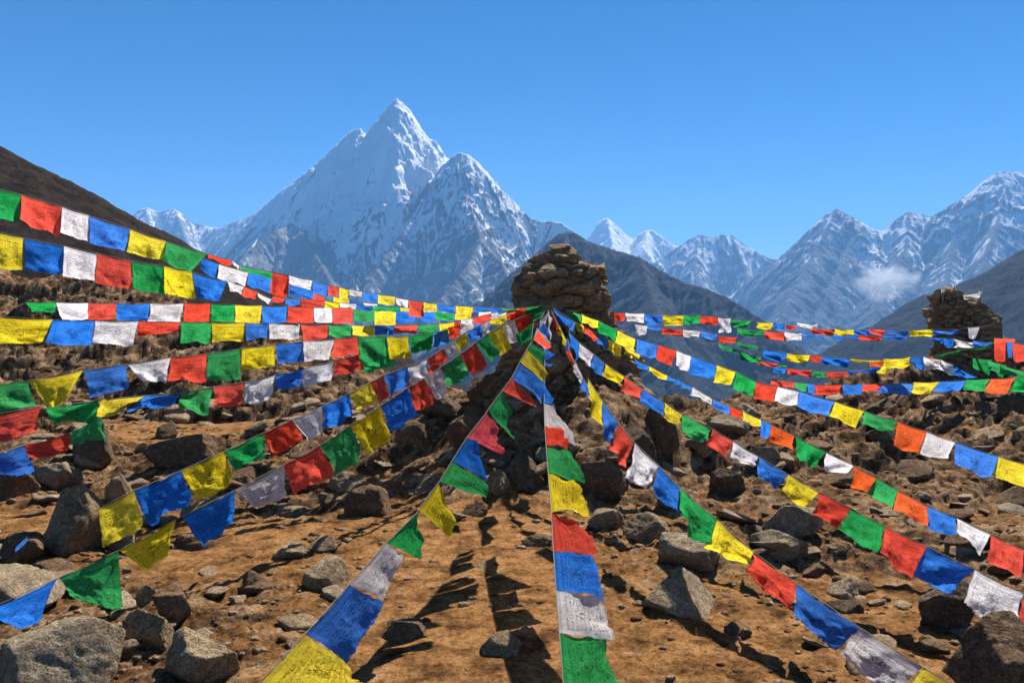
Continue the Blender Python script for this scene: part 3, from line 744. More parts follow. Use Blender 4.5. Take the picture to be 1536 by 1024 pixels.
# ------------------------------------------------------------------ prayer flags
def cloth(name, col, ink, trans=0.5, vein=0.0):
    m = bpy.data.materials.new(name); m.use_nodes = True; nt = m.node_tree
    nt.nodes.remove(nt.nodes['Principled BSDF']); out = nt.nodes['Material Output']
    uv = objco(nt, 'UV'); rnd = nt.nodes.new('ShaderNodeObjectInfo').outputs['Random']
    sep = nt.nodes.new('ShaderNodeSeparateXYZ'); nt.links.new(uv, sep.inputs[0])
    u, v = sep.outputs[0], sep.outputs[1]
    cmb = nt.nodes.new('ShaderNodeCombineXYZ')
    nt.links.new(u, cmb.inputs[0]); nt.links.new(v, cmb.inputs[1])
    nt.links.new(mth(nt, 'MULTIPLY', rnd, 37.0), cmb.inputs[2]); vec = cmb.outputs[0]
    # woodblock print: rows of strokes, a border line, a central picture block, all worn away in patches
    rows = mth(nt, 'FRACT', mth(nt, 'MULTIPLY', v, 13.0))
    rowm = mth(nt, 'MULTIPLY', mth(nt, 'GREATER_THAN', rows, 0.18), mth(nt, 'LESS_THAN', rows, 0.82))
    gl = noise(nt, mapping(nt, vec, (46, 26, 1)), 1.0, 3, 0.7)
    gly = mth(nt, 'MULTIPLY', rowm, mth(nt, 'GREATER_THAN', gl, 0.53))
    du = mth(nt, 'ABSOLUTE', mth(nt, 'SUBTRACT', u, 0.5)); dv = mth(nt, 'ABSOLUTE', mth(nt, 'SUBTRACT', v, 0.48))
    inb = mth(nt, 'MULTIPLY', mth(nt, 'LESS_THAN', du, 0.39), mth(nt, 'LESS_THAN', dv, 0.36))
    inc = mth(nt, 'MULTIPLY', mth(nt, 'LESS_THAN', du, 0.14), mth(nt, 'LESS_THAN', dv, 0.15))
    pic = mth(nt, 'GREATER_THAN', noise(nt, mapping(nt, vec, (16, 16, 1)), 1.0, 4, 0.6, 1.5), 0.5)
    pr = mix(nt, inc, gly, pic)
    bord = mth(nt, 'MULTIPLY', mth(nt, 'GREATER_THAN', mth(nt, 'MAXIMUM', du, mth(nt, 'MULTIPLY', dv, 1.083)), 0.37), 0.45)
    pr = mth(nt, 'MULTIPLY', mth(nt, 'MAXIMUM', pr, bord), inb)
    wear = ramp(nt, noise(nt, vec, 3.2, 5, 0.65), [(0.34, 0.0), (0.52, 1.0)])
    pr = mth(nt, 'MULTIPLY', mth(nt, 'MULTIPLY', pr, wear), ink)
    # cloth tone: uneven fading and soil
    fad = noise(nt, vec, 2.6, 6, 0.6); fine = noise(nt, mapping(nt, vec, (12, 15, 1)), 1.0, 8, 0.8, 1.0)
    lo = tuple(c * 0.72 for c in col); hi = tuple(min(0.95, c * 1.15 + 0.03) for c in col)
    c = ramp(nt, fad, [(0.3, lo), (0.5, col), (0.75, hi)])
    c = mix(nt, 0.75, c, ramp(nt, fine, [(0.36, 0.35), (0.46, 1.0), (0.62, 1.25)]), 'MULTIPLY')
    seam = mth(nt, 'MAXIMUM', mth(nt, 'GREATER_THAN', v, 0.925), mth(nt, 'GREATER_THAN', mth(nt, 'ABSOLUTE', mth(nt, 'SUBTRACT', u, 0.5)), 0.485))
    c = mix(nt, mth(nt, 'MULTIPLY', seam, 0.45), c, tuple(q * 0.45 for q in col))
    fd = mth(nt, 'MULTIPLY', mth(nt, 'FRACT', mth(nt, 'MULTIPLY', rnd, 7.31)), 0.22)
    c = mix(nt, fd, c, tuple(0.55 * q + 0.20 for q in col))
    c = mix(nt, mth(nt, 'MULTIPLY', mth(nt, 'FRACT', mth(nt, 'MULTIPLY', rnd, 13.7)), 0.30), c, (0.30, 0.22, 0.15), 'MULTIPLY')
    ink_c = tuple(c_ * 0.10 + 0.012 for c_ in col)
    c = mix(nt, pr, c, ink_c)
    cr = noise(nt, mapping(nt, vec, (5, 7, 1), (0, 0, 0.5)), 1.0, 7, 0.72, 1.2)
    wv = noise(nt, mapping(nt, vec, (120, 120, 1)), 1.0, 2, 0.6)
    nb = bump(nt, cr, 0.6, 0.04); nb = bump(nt, fine, 0.8, 0.012, nb); nb = bump(nt, wv, 0.4, 0.002, nb)
    df = nt.nodes.new('ShaderNodeBsdfDiffuse'); tr = nt.nodes.new('ShaderNodeBsdfTranslucent')
    ms = nt.nodes.new('ShaderNodeMixShader'); ms.inputs[0].default_value = 0.6
    nt.links.new(c, df.inputs[0]); nt.links.new(c, tr.inputs[0])
    nt.links.new(nb, df.inputs['Normal']); nt.links.new(nb, tr.inputs['Normal'])
    nt.links.new(df.outputs[0], ms.inputs[1]); nt.links.new(tr.outputs[0], ms.inputs[2])
    # hairline wear holes near the free hem
    hole = mth(nt, 'GREATER_THAN', mth(nt, 'SUBTRACT', noise(nt, mapping(nt, vec, (30, 14, 1)), 1.0, 4, 0.7), mth(nt, 'MULTIPLY', v, 2.6)), 0.5)
    tp = nt.nodes.new('ShaderNodeBsdfTransparent'); ms2 = nt.nodes.new('ShaderNodeMixShader')
    nt.links.new(hole, ms2.inputs[0]); nt.links.new(ms.outputs[0], ms2.inputs[1]); nt.links.new(tp.outputs[0], ms2.inputs[2])
    nt.links.new(ms2.outputs[0], out.inputs[0])
    return m
CL = {
 'r': (cloth('red_cloth', (0.88, 0.07, 0.03), 0.7), 'red'), 'o': (cloth('orange_cloth', (0.88, 0.13, 0.02), 0.7), 'orange'),
 'p': (cloth('pink_cloth', (0.80, 0.07, 0.09), 0.7), 'pink'),
 'y': (cloth('yellow_cloth', (0.95, 0.74, 0.02), 0.85), 'yellow'), 'g': (cloth('green_cloth', (0.014, 0.40, 0.085), 0.7), 'green'),
 'b': (cloth('blue_cloth', (0.022, 0.21, 0.80), 0.7), 'blue'), 'w': (cloth('white_cloth', (0.84, 0.81, 0.83), 0.8), 'white'),
}
M_CORD, nt_, b_ = mat('cord', 0.8); b_.inputs['Base Color'].default_value = (0.22, 0.19, 0.16, 1)
frng = np.random.RandomState(99)
NF = 0
def make_flag(parent, T0, T1, B1, B0, col, torn=0.0, label=None, wave=1.0):
    """T0,T1 on the cord, B0,B1 the free corners (world)"""
    global NF
    NF += 1
    wpx = (T1 - T0).length / ((T0.y + T1.y) / 2) * 800
    nu = int(min(30, max(7, wpx / 2.2))); nv = nu
    u = np.linspace(0, 1, nu + 1)[None, :]; v = np.linspace(0, 1, nv + 1)[:, None]   # v=0 at cord
    T0, T1, B0, B1 = [np.array(q) for q in (T0, T1, B0, B1)]
    size = (np.linalg.norm(T1 - T0) + np.linalg.norm(B0 - T0)) / 2
    vv = v + 0 * u; uu = u + 0 * v
    o1, o2 = frng.rand(2) * 90
    # ragged hem and sides drawn in a little
    hem = fbm(uu * 1.6 + o1, vv * 0 + o2, 4, 0.5) * (0.02 + 0.15 * torn)
    vs = vv * (1 + hem * vv ** 2)
    pinch = 0.02 * np.sin(vv * math.pi) * (1 + frng.rand())
    us = uu + (0.5 - uu) * pinch + 0.010 * fbm(vv * 3 + o2, uu * 0 + o1, 3) * (0.3 + vv)
    Pm = ((1 - us) * (1 - vs))[..., None] * T0 + (us * (1 - vs))[..., None] * T1 + ((1 - us) * vs)[..., None] * B0 + (us * vs)[..., None] * B1
    # cord sags a little within a flag; belly of the cloth hangs lower
    Pm[..., 2] -= size * 0.035 * (4 * uu * (1 - uu)) * (1 - 0.3 * vv)
    nrm = np.cross(T1 - T0, B0 - T0); nrm = nrm / (np.linalg.norm(nrm) + 1e-9)
    ph = frng.rand() * 6.28; k = frng.uniform(0.8, 1.7); ang = frng.uniform(-0.9, 0.9)
    wv = np.sin((uu * math.cos(ang) + vv * math.sin(ang)) * 6.28 * k + ph) * 0.07
    wv = wv + fbm(uu * 1.8 + o1, vv * 1.8 + o2, 4, 0.5) * 0.095
    wv = wv + (rid(uu * 2.1 + o2, vv * 1.6 + o1, 3, 0.5) - 1.0) * 0.035
    Pm += (wv * (0.10 + 0.90 * vv) * size * wave)[..., None] * nrm
    uvs = np.stack([uu, 1 - vv], -1).reshape(-1, 2)
    m, cn = CL[col]
    o = mesh_obj('flag', Pm.reshape(-1, 3) - np.array(parent.location), grid_faces(nv + 1, nu + 1), m, parent, uvs=uvs)
    o['label'] = label or (('torn ' if torn >= 0.6 else '') + cn + ' flag')
    return o

STR = []
def string(label, d0, d1, flags, ext0=None, ext1=None, group='strings of prayer flags', hemdepth=0.07):
    """flags: (colour, x0,y0, x1,y1, bx0,by0, bx1,by1[, torn]) in photo pixels, d0/d1: distance at the first/last point"""
    tops = []
    for f in flags:
        for q in ((f[1], f[2]), (f[3], f[4])):
            if not tops or math.hypot(q[0] - tops[-1][0], q[1] - tops[-1][1]) > 2.5: tops.append(q)
    acc = [0]
    for a, b in zip(tops[:-1], tops[1:]): acc.append(acc[-1] + math.hypot(b[0] - a[0], b[1] - a[1]))
    tot = acc[-1]
    def dep(q):
        best, bt = 1e9, 0
        for i, (a, b) in enumerate(zip(tops[:-1], tops[1:])):
            dx, dy = b[0] - a[0], b[1] - a[1]; l2 = dx * dx + dy * dy + 1e-9
            t = min(1, max(0, ((q[0] - a[0]) * dx + (q[1] - a[1]) * dy) / l2))
            ds = math.hypot(q[0] - a[0] - t * dx, q[1] - a[1] - t * dy)
            if ds < best: best = ds; bt = (acc[i] + t * (acc[i + 1] - acc[i])) / tot
        return 1 / ((1 - bt) / d0 + bt / d1)
    pts = [P(q[0], q[1], dep(q)) for q in tops]
    root = empty('prayer_flag_string', pts[0])
    tag(root, label, 'prayer flags', group)
    for f in flags:
        col, x0, y0, x1, y1 = f[:5]
        bx0, by0, bx1, by1 = f[5:9]
        torn = f[9] if len(f) > 9 else 0.0
        da, db = dep((x0, y0)), dep((x1, y1))
        j = frng.uniform(-0.06, 0.06, 2) + hemdepth
        lim = tz
        def bot(bx, by, dd):
            p = P(bx, by, dd)
            return p
        make_flag(root, P(x0, y0, da), P(x1, y1, db), bot(bx1, by1, db + j[1]), bot(bx0, by0, da + j[0]), col, torn)
    # cord with loose ends
    cp_ = list(pts)
    if ext0: cp_.insert(0, Vector(ext0))
    if ext1: cp_.append(Vector(ext1))
    tube('cord', [p - root.location for p in cp_], 0.003, M_CORD, root, 5)
    return root
def hang(c, pts, dx, dy, cols=None):
    """regular flags along a polyline of tops, hanging by (dx,dy)"""
    out = []
    for k, (a, b) in enumerate(zip(pts[:-1], pts[1:])):
        d = dy[k] if hasattr(dy, '__len__') else dy
        out.append((c[k], a[0], a[1], b[0], b[1], a[0] + dx, a[1] + d, b[0] + dx, b[1] + d))
    return out
AP = 11.35
def anchor(px, py, d):       # a point on the ground outside the view for a loose cord end
    v = P(px, py, d); return (v.x, v.y, tz(v.x, v.y))

string('topmost left string, starting with a green flag against the dark hillside', 7.4, AP, [
 ('g',-30,276,32,292,-32,325,30,333),('r',32,292,93,310,30,331,90,356,.3),('w',93,310,133,323,90,350,133,362,.3),('b',133,324,195,343,134,363,190,377),
 ('y',195,343,249,362,190,378,245,390),('g',249,362,311,381,245,391,287,408,.3),('r',311,381,348,391,312,386,346,400),('w',348,391,358,398,350,396,358,404),
 ('g',358,399,408,408,358,402,408,420),('r',408,407,433,413,407,440,432,441),('w',433,413,469,421,434,426,466,434),('b',469,421,492,427,470,440,492,444),
 ('r',492,427,509,431,492,441,508,445),('y',509,431,524,434,509,447,524,448),('w',524,434,544,437,524,441,544,446),('b',544,437,567,441,544,450,566,453),
 ('y',567,441,593,445,567,456,592,457),('w',593,446,613,450,594,456,611,462),('r',613,449,635,453,614,476,636,474),('y',635,453,655,456,636,466,656,466),
 ('b',655,456,683,458,655,468,683,470),('y',683,458,710,460,684,468,708,468),('b',710,460,750,462,710,466,750,466),('g',750,462,775,463,750,465,775,466),('y',775,463,800,462,775,465,800,464)],
 ext0=P(-420,190,5.6), ext1=P(822,459,AP))
string('second left string from the top, starting with a yellow flag over the dark hillside', 7.9, AP, [
 ('y',-30,341,35,357,-30,398,34,405),('b',36,357,96,369,37,404,94,412),('w',96,369,146,380,94,413,142,423),('r',146,380,196,391,142,424,200,435),
 ('g',197,391,246,399,200,434,246,441),('y',246,399,288,408,246,441,294,447,.3),('b',288,409,341,422,294,445,328,452,.5),('w',341,420,366,430,345,436,362,440,.6),
 ('r',366,430,386,437,362,444,384,448),('w',386,439,410,450,388,446,408,458),('r',410,444,428,448,404,452,424,454),('b',428,446,450,449,428,458,450,458),
 ('r',450,447,487,451,452,460,487,460),('y',487,451,510,454,487,462,510,462),('w',510,454,535,456,510,461,535,462),('b',535,457,560,459,535,465,560,466),
 ('g',560,459,600,461,560,465,600,466),('y',600,461,640,462,600,466,640,467),('w',640,462,680,463,640,466,680,468),('r',680,463,715,463,680,467,715,467)],
 ext0=P(-420,240,6.2), ext1=P(822,460,AP))
string('crumpled string tangled just beneath the topmost left string', 9.4, AP, [
 ('b',302,386,328,396,300,404,322,417,.4),('w',328,396,373,408,326,414,368,431,.6),('b',373,408,408,416,370,426,405,440),('b',435,424,470,434,434,440,470,452),
 ('r',408,418,434,425,400,438,430,448),('r',470,440,487,444,466,452,486,455),('y',500,444,524,450,500,456,522,462),('b',524,450,545,454,524,460,545,464),('w',545,454,566,456,547,461,566,462)],
 ext0=P(250,372,9.0), ext1=P(700,466,AP))
string('level left string beginning with a small green flag on the rocky slope', 13.2, AP+0.1, [
 ('g',38,453,84,453,48,468,84,467,.4),('w',84,453,133,454,92,480,133,479,.3),('r',133,454,175,455,132,479,174,479),('b',175,455,225,455,175,480,224,480),
 ('w',225,455,275,455,224,482,273,482),('r',276,454,316,455,275,482,315,482),('g',317,456,353,457,315,482,352,482),('y',353,457,393,458,352,483,392,484),
 ('b',393,459,431,459,392,484,430,484),('r',432,459,471,461,431,484,470,484),('w',471,461,498,461,470,483,498,484),('r',498,461,530,462,500,484,530,486),
 ('g',530,462,562,464,530,482,561,482),('y',562,465,594,466,562,487,593,487),('b',594,466,625,466,593,482,622,483),('b',628,467,652,467,632,484,654,482,.3),
 ('g',652,466,682,467,654,480,681,480),('y',682,467,708,466,682,479,707,479),('w',718,468,737,467,718,477,736,476),('b',737,466,765,464,737,472,765,472)],
 ext0=anchor(20,470,14.5), ext1=P(822,461,AP))
string('left string that starts with a wide yellow flag at the edge, below the level one', 8.6, AP, [
 ('y',-30,473,79,479,-30,515,66,514,.3),('b',79,479,143,481,68,512,137,520),('w',143,481,208,482,138,514,200,518,.3),('r',208,482,271,483,206,502,266,498,.9),
 ('g',272,483,317,484,270,512,316,512,.3),('y',317,484,367,484,318,512,366,511,.3),('b',368,485,403,485,369,509,402,506),('w',403,485,450,486,404,508,449,508),
 ('r',451,487,493,487,455,512,492,507),('g',493,488,528,488,493,504,528,504),('y',528,488,562,488,529,503,562,503),('b',562,488,592,489,562,503,590,502),
 ('r',592,488,627,487,590,499,625,501),('g',627,487,658,486,627,501,657,500),('y',658,485,682,483,660,501,682,497),('r',681,483,691,481,681,492,690,491),
 ('w',691,479,709,477,692,490,708,487),('r',709,476,737,470,709,487,736,483),('w',737,470,761,465,737,482,758,479),('r',761,466,790,461,758,481,786,473),('g',790,461,817,458,786,477,812,470)],
 ext0=P(-420,455,6.2), ext1=P(821,459,AP))
string('left string rising from a dark green flag at the edge and a torn yellow one', 7.2, AP, [
 ('g',-30,577,41,571,-30,622,55,608),('y',41,571,125,555,72,615,98,603,.4),('b',125,555,190,546,133,597,193,580),('w',190,546,256,536,212,570,250,573,.9),
 ('r',256,536,311,530,250,570,308,572,.3),('g',311,530,360,523,311,570,362,568),('y',362,522,412,517,362,554,414,549),('b',414,516,454,512,415,545,455,541),
 ('w',455,512,502,509,455,540,494,540),('r',502,508,536,505,498,536,540,531),('g',536,505,580,502,540,548,580,548),('y',580,505,612,504,584,538,617,536),
 ('g',612,503,650,498,617,530,650,522),('b',650,498,672,493,650,522,673,514),('r',672,491,690,486,674,508,690,504),('w',690,484,712,480,691,503,712,500),('b',712,480,736,476,714,498,737,492),('w',736,475,748,472,738,490,750,487)],
 ext0=P(-420,610,5.6), ext1=P(818,461,AP))
string('left string of torn flags: red at the edge, green, yellow and a thin blue strip', 6.6, AP, [
 ('r',-30,626,62,608,-30,664,56,652,.7),('g',68,612,148,599,74,629,144,632,.3),('y',150,598,217,593,146,628,188,612,.8),('b',217,593,272,589,192,616,262,607,.6),
 ('g',272,589,320,580,266,612,312,622,.7),('r',320,579,367,573,323,611,364,608),('w',367,573,413,562,366,606,404,600),('b',413,562,455,553,415,584,455,578),
 ('w',455,552,500,541,454,580,496,570),('r',500,541,542,529,500,564,548,556,.4),('g',542,529,583,517,546,560,592,548)],
 ext0=anchor(-260,690,6.0), ext1=P(816,462,AP))
string('short low left-edge string of one blue, one tattered red and one green flag', 6.2, 8.3, [
 ('b',-30,688,36,667,-30,720,52,700,.7),('r',36,667,105,648,46,690,106,674,.8),('g',105,647,152,622,106,668,155,654,.3)],
 ext0=anchor(-200,745,5.2), ext1=P(160,612,8.6))
string('upper long left diagonal string, ending in a yellow flag by the pointed boulder', 5.6, AP, hemdepth=0.13, flags= [
 ('y',147,763,201,735,156,822,218,788,.3),('b',201,735,272,705,222,788,288,750,.3),('y',272,705,337,676,292,750,350,724,.3),('g',337,676,395,649,350,706,397,684),
 ('r',395,649,438,629,412,684,456,658,.3),('w',438,629,483,609,461,660,486,646,.3),('b',483,609,523,590,487,644,529,623),('y',523,589,555,573,538,616,566,600,.5),
 ('r',555,573,576,562,570,604,584,592),('b',576,562,611,549,584,598,613,578),('w',611,551,640,538,616,576,643,562),('r',640,538,665,522,645,562,673,540,.3),
 ('w',665,521,680,511,674,539,690,528),('y',680,510,700,497,690,530,704,513,.3),('b',700,497,722,486,705,513,722,505),('w',722,486,735,479,722,505,734,498),('y',735,479,760,472,736,489,760,485),('r',764,472,785,466,768,490,782,498,.5)],
 ext0=P(143,766,5.65), ext1=P(817,461,AP), group='long diagonal strings running down from the cairn')
string('long left diagonal string, lower of the two, ending blue in the bottom left corner', 5.0, AP-.1, hemdepth=0.13, flags= [
 ('b',-20,914,86,867,-22,935,52,942,.5),('g',88,866,178,825,104,892,184,916,.6),('y',178,825,264,778,222,858,252,826,.3),('b',272,774,352,735,302,822,352,784,.3),
 ('w',352,735,426,696,386,762,430,742,.3),('r',426,696,479,668,437,742,502,711,.3),('g',479,668,524,638,505,713,546,682),('y',524,638,571,608,549,682,586,656,.3),
 ('b',571,608,611,581,582,648,628,623),('r',611,581,636,567,626,617,656,598),('w',636,567,660,551,655,600,672,588),('g',660,551,690,531,672,580,706,562),
 ('r',690,531,714,513,706,566,731,549),('g',714,513,732,500,735,544,749,530),('y',732,499,754,487,746,534,768,522),('w',754,487,771,480,762,516,783,511),('r',771,479,795,470,783,498,797,492,.5)],
 ext0=anchor(-130,960,4.7), ext1=P(818,462,AP), group='long diagonal strings running down from the cairn')
string('steep string left of centre with a pink flag and a big blue one low down', AP-.1, 3.95, [
 ('g',817,466,812,478,802,470,800,482),('w',822,470,816,492,808,482,812,498),('g',800,484,797,510,776,505,779,522,.5),('b',815,483,808,494,826,500,820,508),
 ('w',806,492,800,510,826,515,817,524),('r',808,496,800,510,826,521,820,522),('g',797,513,790,524,819,528,816,549),
 ('y',791,524,780,542,819,552,817,576,.2),('b',780,544,767,567,818,578,815,606),('r',767,567,753,586,800,600,802,612,.4),('g',754,586,732,614,766,618,768,658,.3),
 ('p',730,618,700,656,744,640,756,682,.5),('b',700,658,678,691,716,662,732,724),('g',678,691,659,722,733,728,731,747,.3),('y',659,724,627,764,674,752,680,806,.5),
 ('g',627,767,579,814,630,800,637,842,.5),('w',579,814,524,876,603,831,575,902,.3),('b',524,876,457,951,575,903,524,992,.2),('y',457,951,380,1032,528,1000,545,1028,.3)],
 ext0=P(821,460,AP), ext1=anchor(290,1130,3.55), group='steep strings running down from the cairn')
string('central string running straight down to the bottom edge, flags blown to the right', AP-.1, 3.85, [
 ('w',822,464,824,492,828,470,824,512),('b',816,505,817,548,824,530,820,552),('b',817,575,816,604,826,590,832,606),
 ('w',816,605,817,638,832,606,864,667,.4),('r',817,638,819,669,848,646,853,669),('g',819,669,822,708,858,674,878,723),('y',822,708,827,768,858,728,892,770,.5),
 ('r',827,768,830,827,866,778,902,834,.4),('b',830,827,834,885,886,832,909,892),('w',834,885,839,948,905,890,921,962,.5),('g',839,948,846,1040,905,960,938,1040,.5)],
 ext0=P(821,460,AP), ext1=anchor(850,1160,3.5), group='steep strings running down from the cairn')
string('steep right string with a lilac flag midway, sweeping to the bottom edge at the right', AP-.1, 4.05, [
 ('r',826,464,838,488,828,478,838,502),('y',838,486,851,514,840,500,851,520),('b',851,508,855,520,846,522,852,532),('r',852,520,862,545,852,530,861,553),
 ('w',862,540,874,566,862,550,872,580,.2),('b',873,564,884,582,872,580,884,600),('y',882,568,904,602,884,596,902,643),('b',904,600,927,633,903,643,918,668,.2),('r',927,633,952,664,917,671,938,701),
 ('w',952,664,988,698,936,716,976,735),('b',988,698,1020,731,977,735,1016,770,.3),('g',1020,731,1076,779,1018,772,1058,820,.2),('y',1076,779,1131,828,1060,822,1120,850,.2),
 ('r',1131,828,1195,875,1122,858,1187,920,.4),('b',1195,875,1290,941,1188,924,1258,974,.2),('w',1290,941,1385,1000,1258,980,1335,1046,.3),('y',1385,1000,1450,1040,1345,1048,1400,1080)],
 ext0=P(822,460,AP), ext1=anchor(1560,1130,4.2), group='steep strings running down from the cairn')
string('right diagonal string, second from below, blue at the cairn and lilac at the right edge', AP-.1, 4.7, [
 ('b',829,461,863,484,838,482,862,500),('b',853,498,868,513,856,518,868,540),('w',868,513,891,531,868,532,885,551),('b',891,531,908,545,885,550,902,565),('y',908,545,936,564,906,562,930,580),
 ('r',936,564,964,583,932,583,958,600),('b',964,583,996,603,960,600,996,624),('y',996,603,1024,621,998,625,1018,641,.3),('g',1024,621,1069,643,1021,648,1056,664,.3),
 ('r',1069,643,1100,662,1058,665,1091,687),('w',1100,662,1138,685,1092,686,1132,700),('b',1138,685,1182,711,1136,712,1166,732),('y',1182,711,1229,738,1172,734,1205,762,.3),
 ('r',1229,738,1277,762,1221,770,1256,792,.2),('g',1277,762,1328,789,1256,794,1316,829,.3),('r',1328,789,1390,819,1318,828,1368,866,.3),('b',1390,819,1463,854,1369,862,1422,892,.2),
 ('w',1462,854,1536,890,1443,905,1522,938,.4),('r',1538,892,1600,925,1520,938,1580,975,.3)],
 ext0=P(824,460,AP), ext1=anchor(1900,1080,4.3), group='long diagonal strings running down from the cairn')
string('right diagonal string of small flags with two yellow ones near the cairn', AP, 5.7, [
 ('y',862,480,876,488,866,494,876,500),('r',876,488,897,500,875,499,896,512),('b',897,500,913,508,896,513,912,524),('y',913,508,932,520,912,524,931,536,.2),('y',937,520,960,532,936,530,959,540),
 ('b',952,539,974,549,953,549,973,556),('y',974,549,1001,563,973,556,1000,571),('b',1001,563,1021,572,1000,569,1021,577),('b',1021,572,1039,581,1021,579,1039,588),('w',1039,580,1070,598,1036,590,1067,608,.2),
 ('b',1070,598,1095,610,1067,608,1095,623),('r',1095,609,1114,617,1095,621,1113,630),('y',1114,616,1141,629,1113,630,1141,640),('b',1141,629,1158,637,1141,654,1152,658),
 ('o',1158,636,1192,653,1149,661,1188,673,.6),('g',1192,653,1240,678,1199,690,1222,701,.5),('w',1240,678,1281,698,1232,703,1270,711,.3),('o',1281,698,1315,717,1277,731,1306,738),
 ('g',1315,717,1347,735,1299,739,1340,760,.2),('o',1347,735,1391,758,1338,763,1396,789,.2),('b',1391,758,1434,776,1391,794,1436,803,.3),('w',1434,776,1486,801,1437,797,1474,829,.7),
 ('r',1486,801,1536,825,1480,842,1536,866,.2),('b',1537,826,1600,855,1537,866,1595,890)],
 ext0=P(836,463,AP), ext1=anchor(1980,1050,4.6), group='long diagonal strings running down from the cairn')
string('upper right diagonal string with an orange flag, yellow at the right edge', AP, 7.1, [
 ('g',848,464,872,472,856,478,872,482),('y',872,471,898,481,872,484,897,492),('g',898,480,926,495,897,496,922,512),('y',926,495,953,508,923,513,952,528,.4),('b',955,507,988,517,955,532,984,537),
 ('r',988,516,1015,526,984,540,1009,549,.2),('w',1015,525,1037,534,1014,548,1032,558),('b',1037,533,1075,547,1033,557,1071,572),('y',1075,547,1104,557,1070,573,1097,577,.3),
 ('g',1104,556,1134,572,1100,584,1131,595),('r',1134,572,1167,580,1129,596,1160,603),('w',1167,579,1199,587,1160,603,1195,608),('b',1199,587,1253,602,1194,609,1242,625,.2),
 ('y',1253,602,1296,616,1243,624,1285,641,.2),('g',1296,616,1346,632,1292,636,1338,649),('o',1346,632,1390,647,1338,668,1377,680,.2),('w',1390,647,1433,663,1380,680,1421,688),
 ('b',1433,663,1498,684,1431,696,1489,717,.2),('y',1498,684,1540,697,1487,713,1538,731)],
 ext0=P(838,463,AP), ext1=P(2050,850,5.4), group='long diagonal strings running down from the cairn')
string('high right string running level from the main cairn to the distant cairn', AP+.2, 21.5, [
 ('y',850,464,872,465,850,467,872,469),('r',872,466,893,467,874,476,893,478),('b',893,467,911,468,894,477,911,479),('r',911,467,938,469,911,481,937,482,.2),('w',938,469,967,470,938,480,966,484),('b',967,470,994,472,967,487,994,488),
 ('y',994,472,1026,473,994,488,1025,487),('g',1026,472,1050,473,1026,487,1050,485),('r',1050,473,1077,475,1050,485,1076,487),('w',1077,476,1096,477,1078,498,1096,498,.3),('g',1096,479,1129,480,1097,490,1120,491),
 ('y',1136,483,1160,484,1136,493,1158,493),('b',1160,484,1178,486,1160,492,1177,493),('r',1178,487,1195,488,1178,494,1194,494),('w',1196,484,1227,486,1196,490,1227,492),
 ('r',1216,492,1252,494,1217,500,1251,502),('y',1252,493,1281,494,1252,502,1280,502),('b',1281,494,1305,495,1282,502,1305,503),('r',1303,493,1328,494,1303,501,1327,501),('b',1328,495,1362,496,1328,502,1362,503),
 ('y',1362,495,1398,493,1361,504,1396,504),('b',1398,495,1440,494,1400,502,1440,499)],
 ext0=P(828,462,AP), ext1=P(1484,489,21.6), group='level strings between the two cairns')
string('right string beginning with a crumpled white flag, just under the high level one', 13.0, 20.5, [
 ('w',952,486,971,488,955,502,969,502,.6),('b',971,489,992,492,971,494,991,495),('r',992,491,1024,494,994,501,1024,504),('w',1024,494,1051,496,1024,504,1048,505),('b',1051,496,1077,501,1050,506,1076,510),
 ('r',1077,503,1106,506,1077,514,1105,515),('g',1106,492,1147,496,1107,501,1145,503),('r',1147,495,1177,498,1146,507,1177,511),('w',1177,497,1203,499,1176,510,1202,510),('b',1203,500,1235,502,1203,504,1235,506),
 ('b',1250,503,1287,504,1250,506,1287,507),('r',1287,502,1324,503,1290,509,1322,511),('b',1324,503,1362,504,1324,506,1360,508),('b',1393,505,1415,507,1394,508,1414,515),('b',1415,507,1431,508,1416,520,1431,522),
 ('w',1431,508,1460,514,1430,521,1461,521,.2),('b',1460,511,1488,513,1460,519,1488,520)],
 ext0=P(900,474,12.4), ext1=P(1500,506,19.5), group='level strings between the two cairns')
string('sagging right string with a broad crumpled yellow flag below the distant cairn', 11.8, 17.5, [
 ('g',1100,512,1138,520,1102,517,1137,524),('b',1143,522,1180,529,1146,536,1178,543),('y',1180,530,1215,532,1180,541,1214,543),('r',1215,532,1233,534,1215,542,1232,543),('b',1233,534,1275,537,1234,545,1272,548),
 ('y',1275,538,1320,540,1275,541,1320,543),('o',1305,541,1326,540,1303,550,1323,549),('y',1326,538,1368,535,1316,559,1358,549,.4),('b',1366,534,1385,534,1368,552,1384,554),('w',1385,534,1411,539,1384,554,1412,552,.5),
 ('w',1411,539,1430,547,1408,552,1430,563,.6),('b',1430,547,1466,566,1429,560,1450,568)],
 ext0=P(1000,492,11.4), ext1=P(1530,596,17), group='sagging strings over the right slope')
string('thin sagging right string with three narrow red flags in its dip', 11.6, 18.2, [
 ('g',1078,516,1104,524,1078,519,1104,530),('g',1104,524,1142,537,1110,540,1140,543),('r',1135,541,1167,545,1137,546,1166,551),('g',1167,546,1181,549,1168,550,1180,552),('b',1158,549,1180,552,1160,558,1178,560),
 ('r',1180,552,1218,555,1180,560,1217,564),('g',1218,556,1238,557,1219,565,1238,566),('r',1238,557,1272,557,1238,566,1271,565),('b',1272,556,1320,550,1272,561,1320,554),('r',1384,536,1400,534,1386,541,1400,539),('g',1400,533,1440,525,1402,536,1440,527),('g',1440,525,1495,513,1440,527,1495,515)],
 ext0=P(1010,505,11.4), ext1=P(1530,508,18.4), group='sagging strings over the right slope')
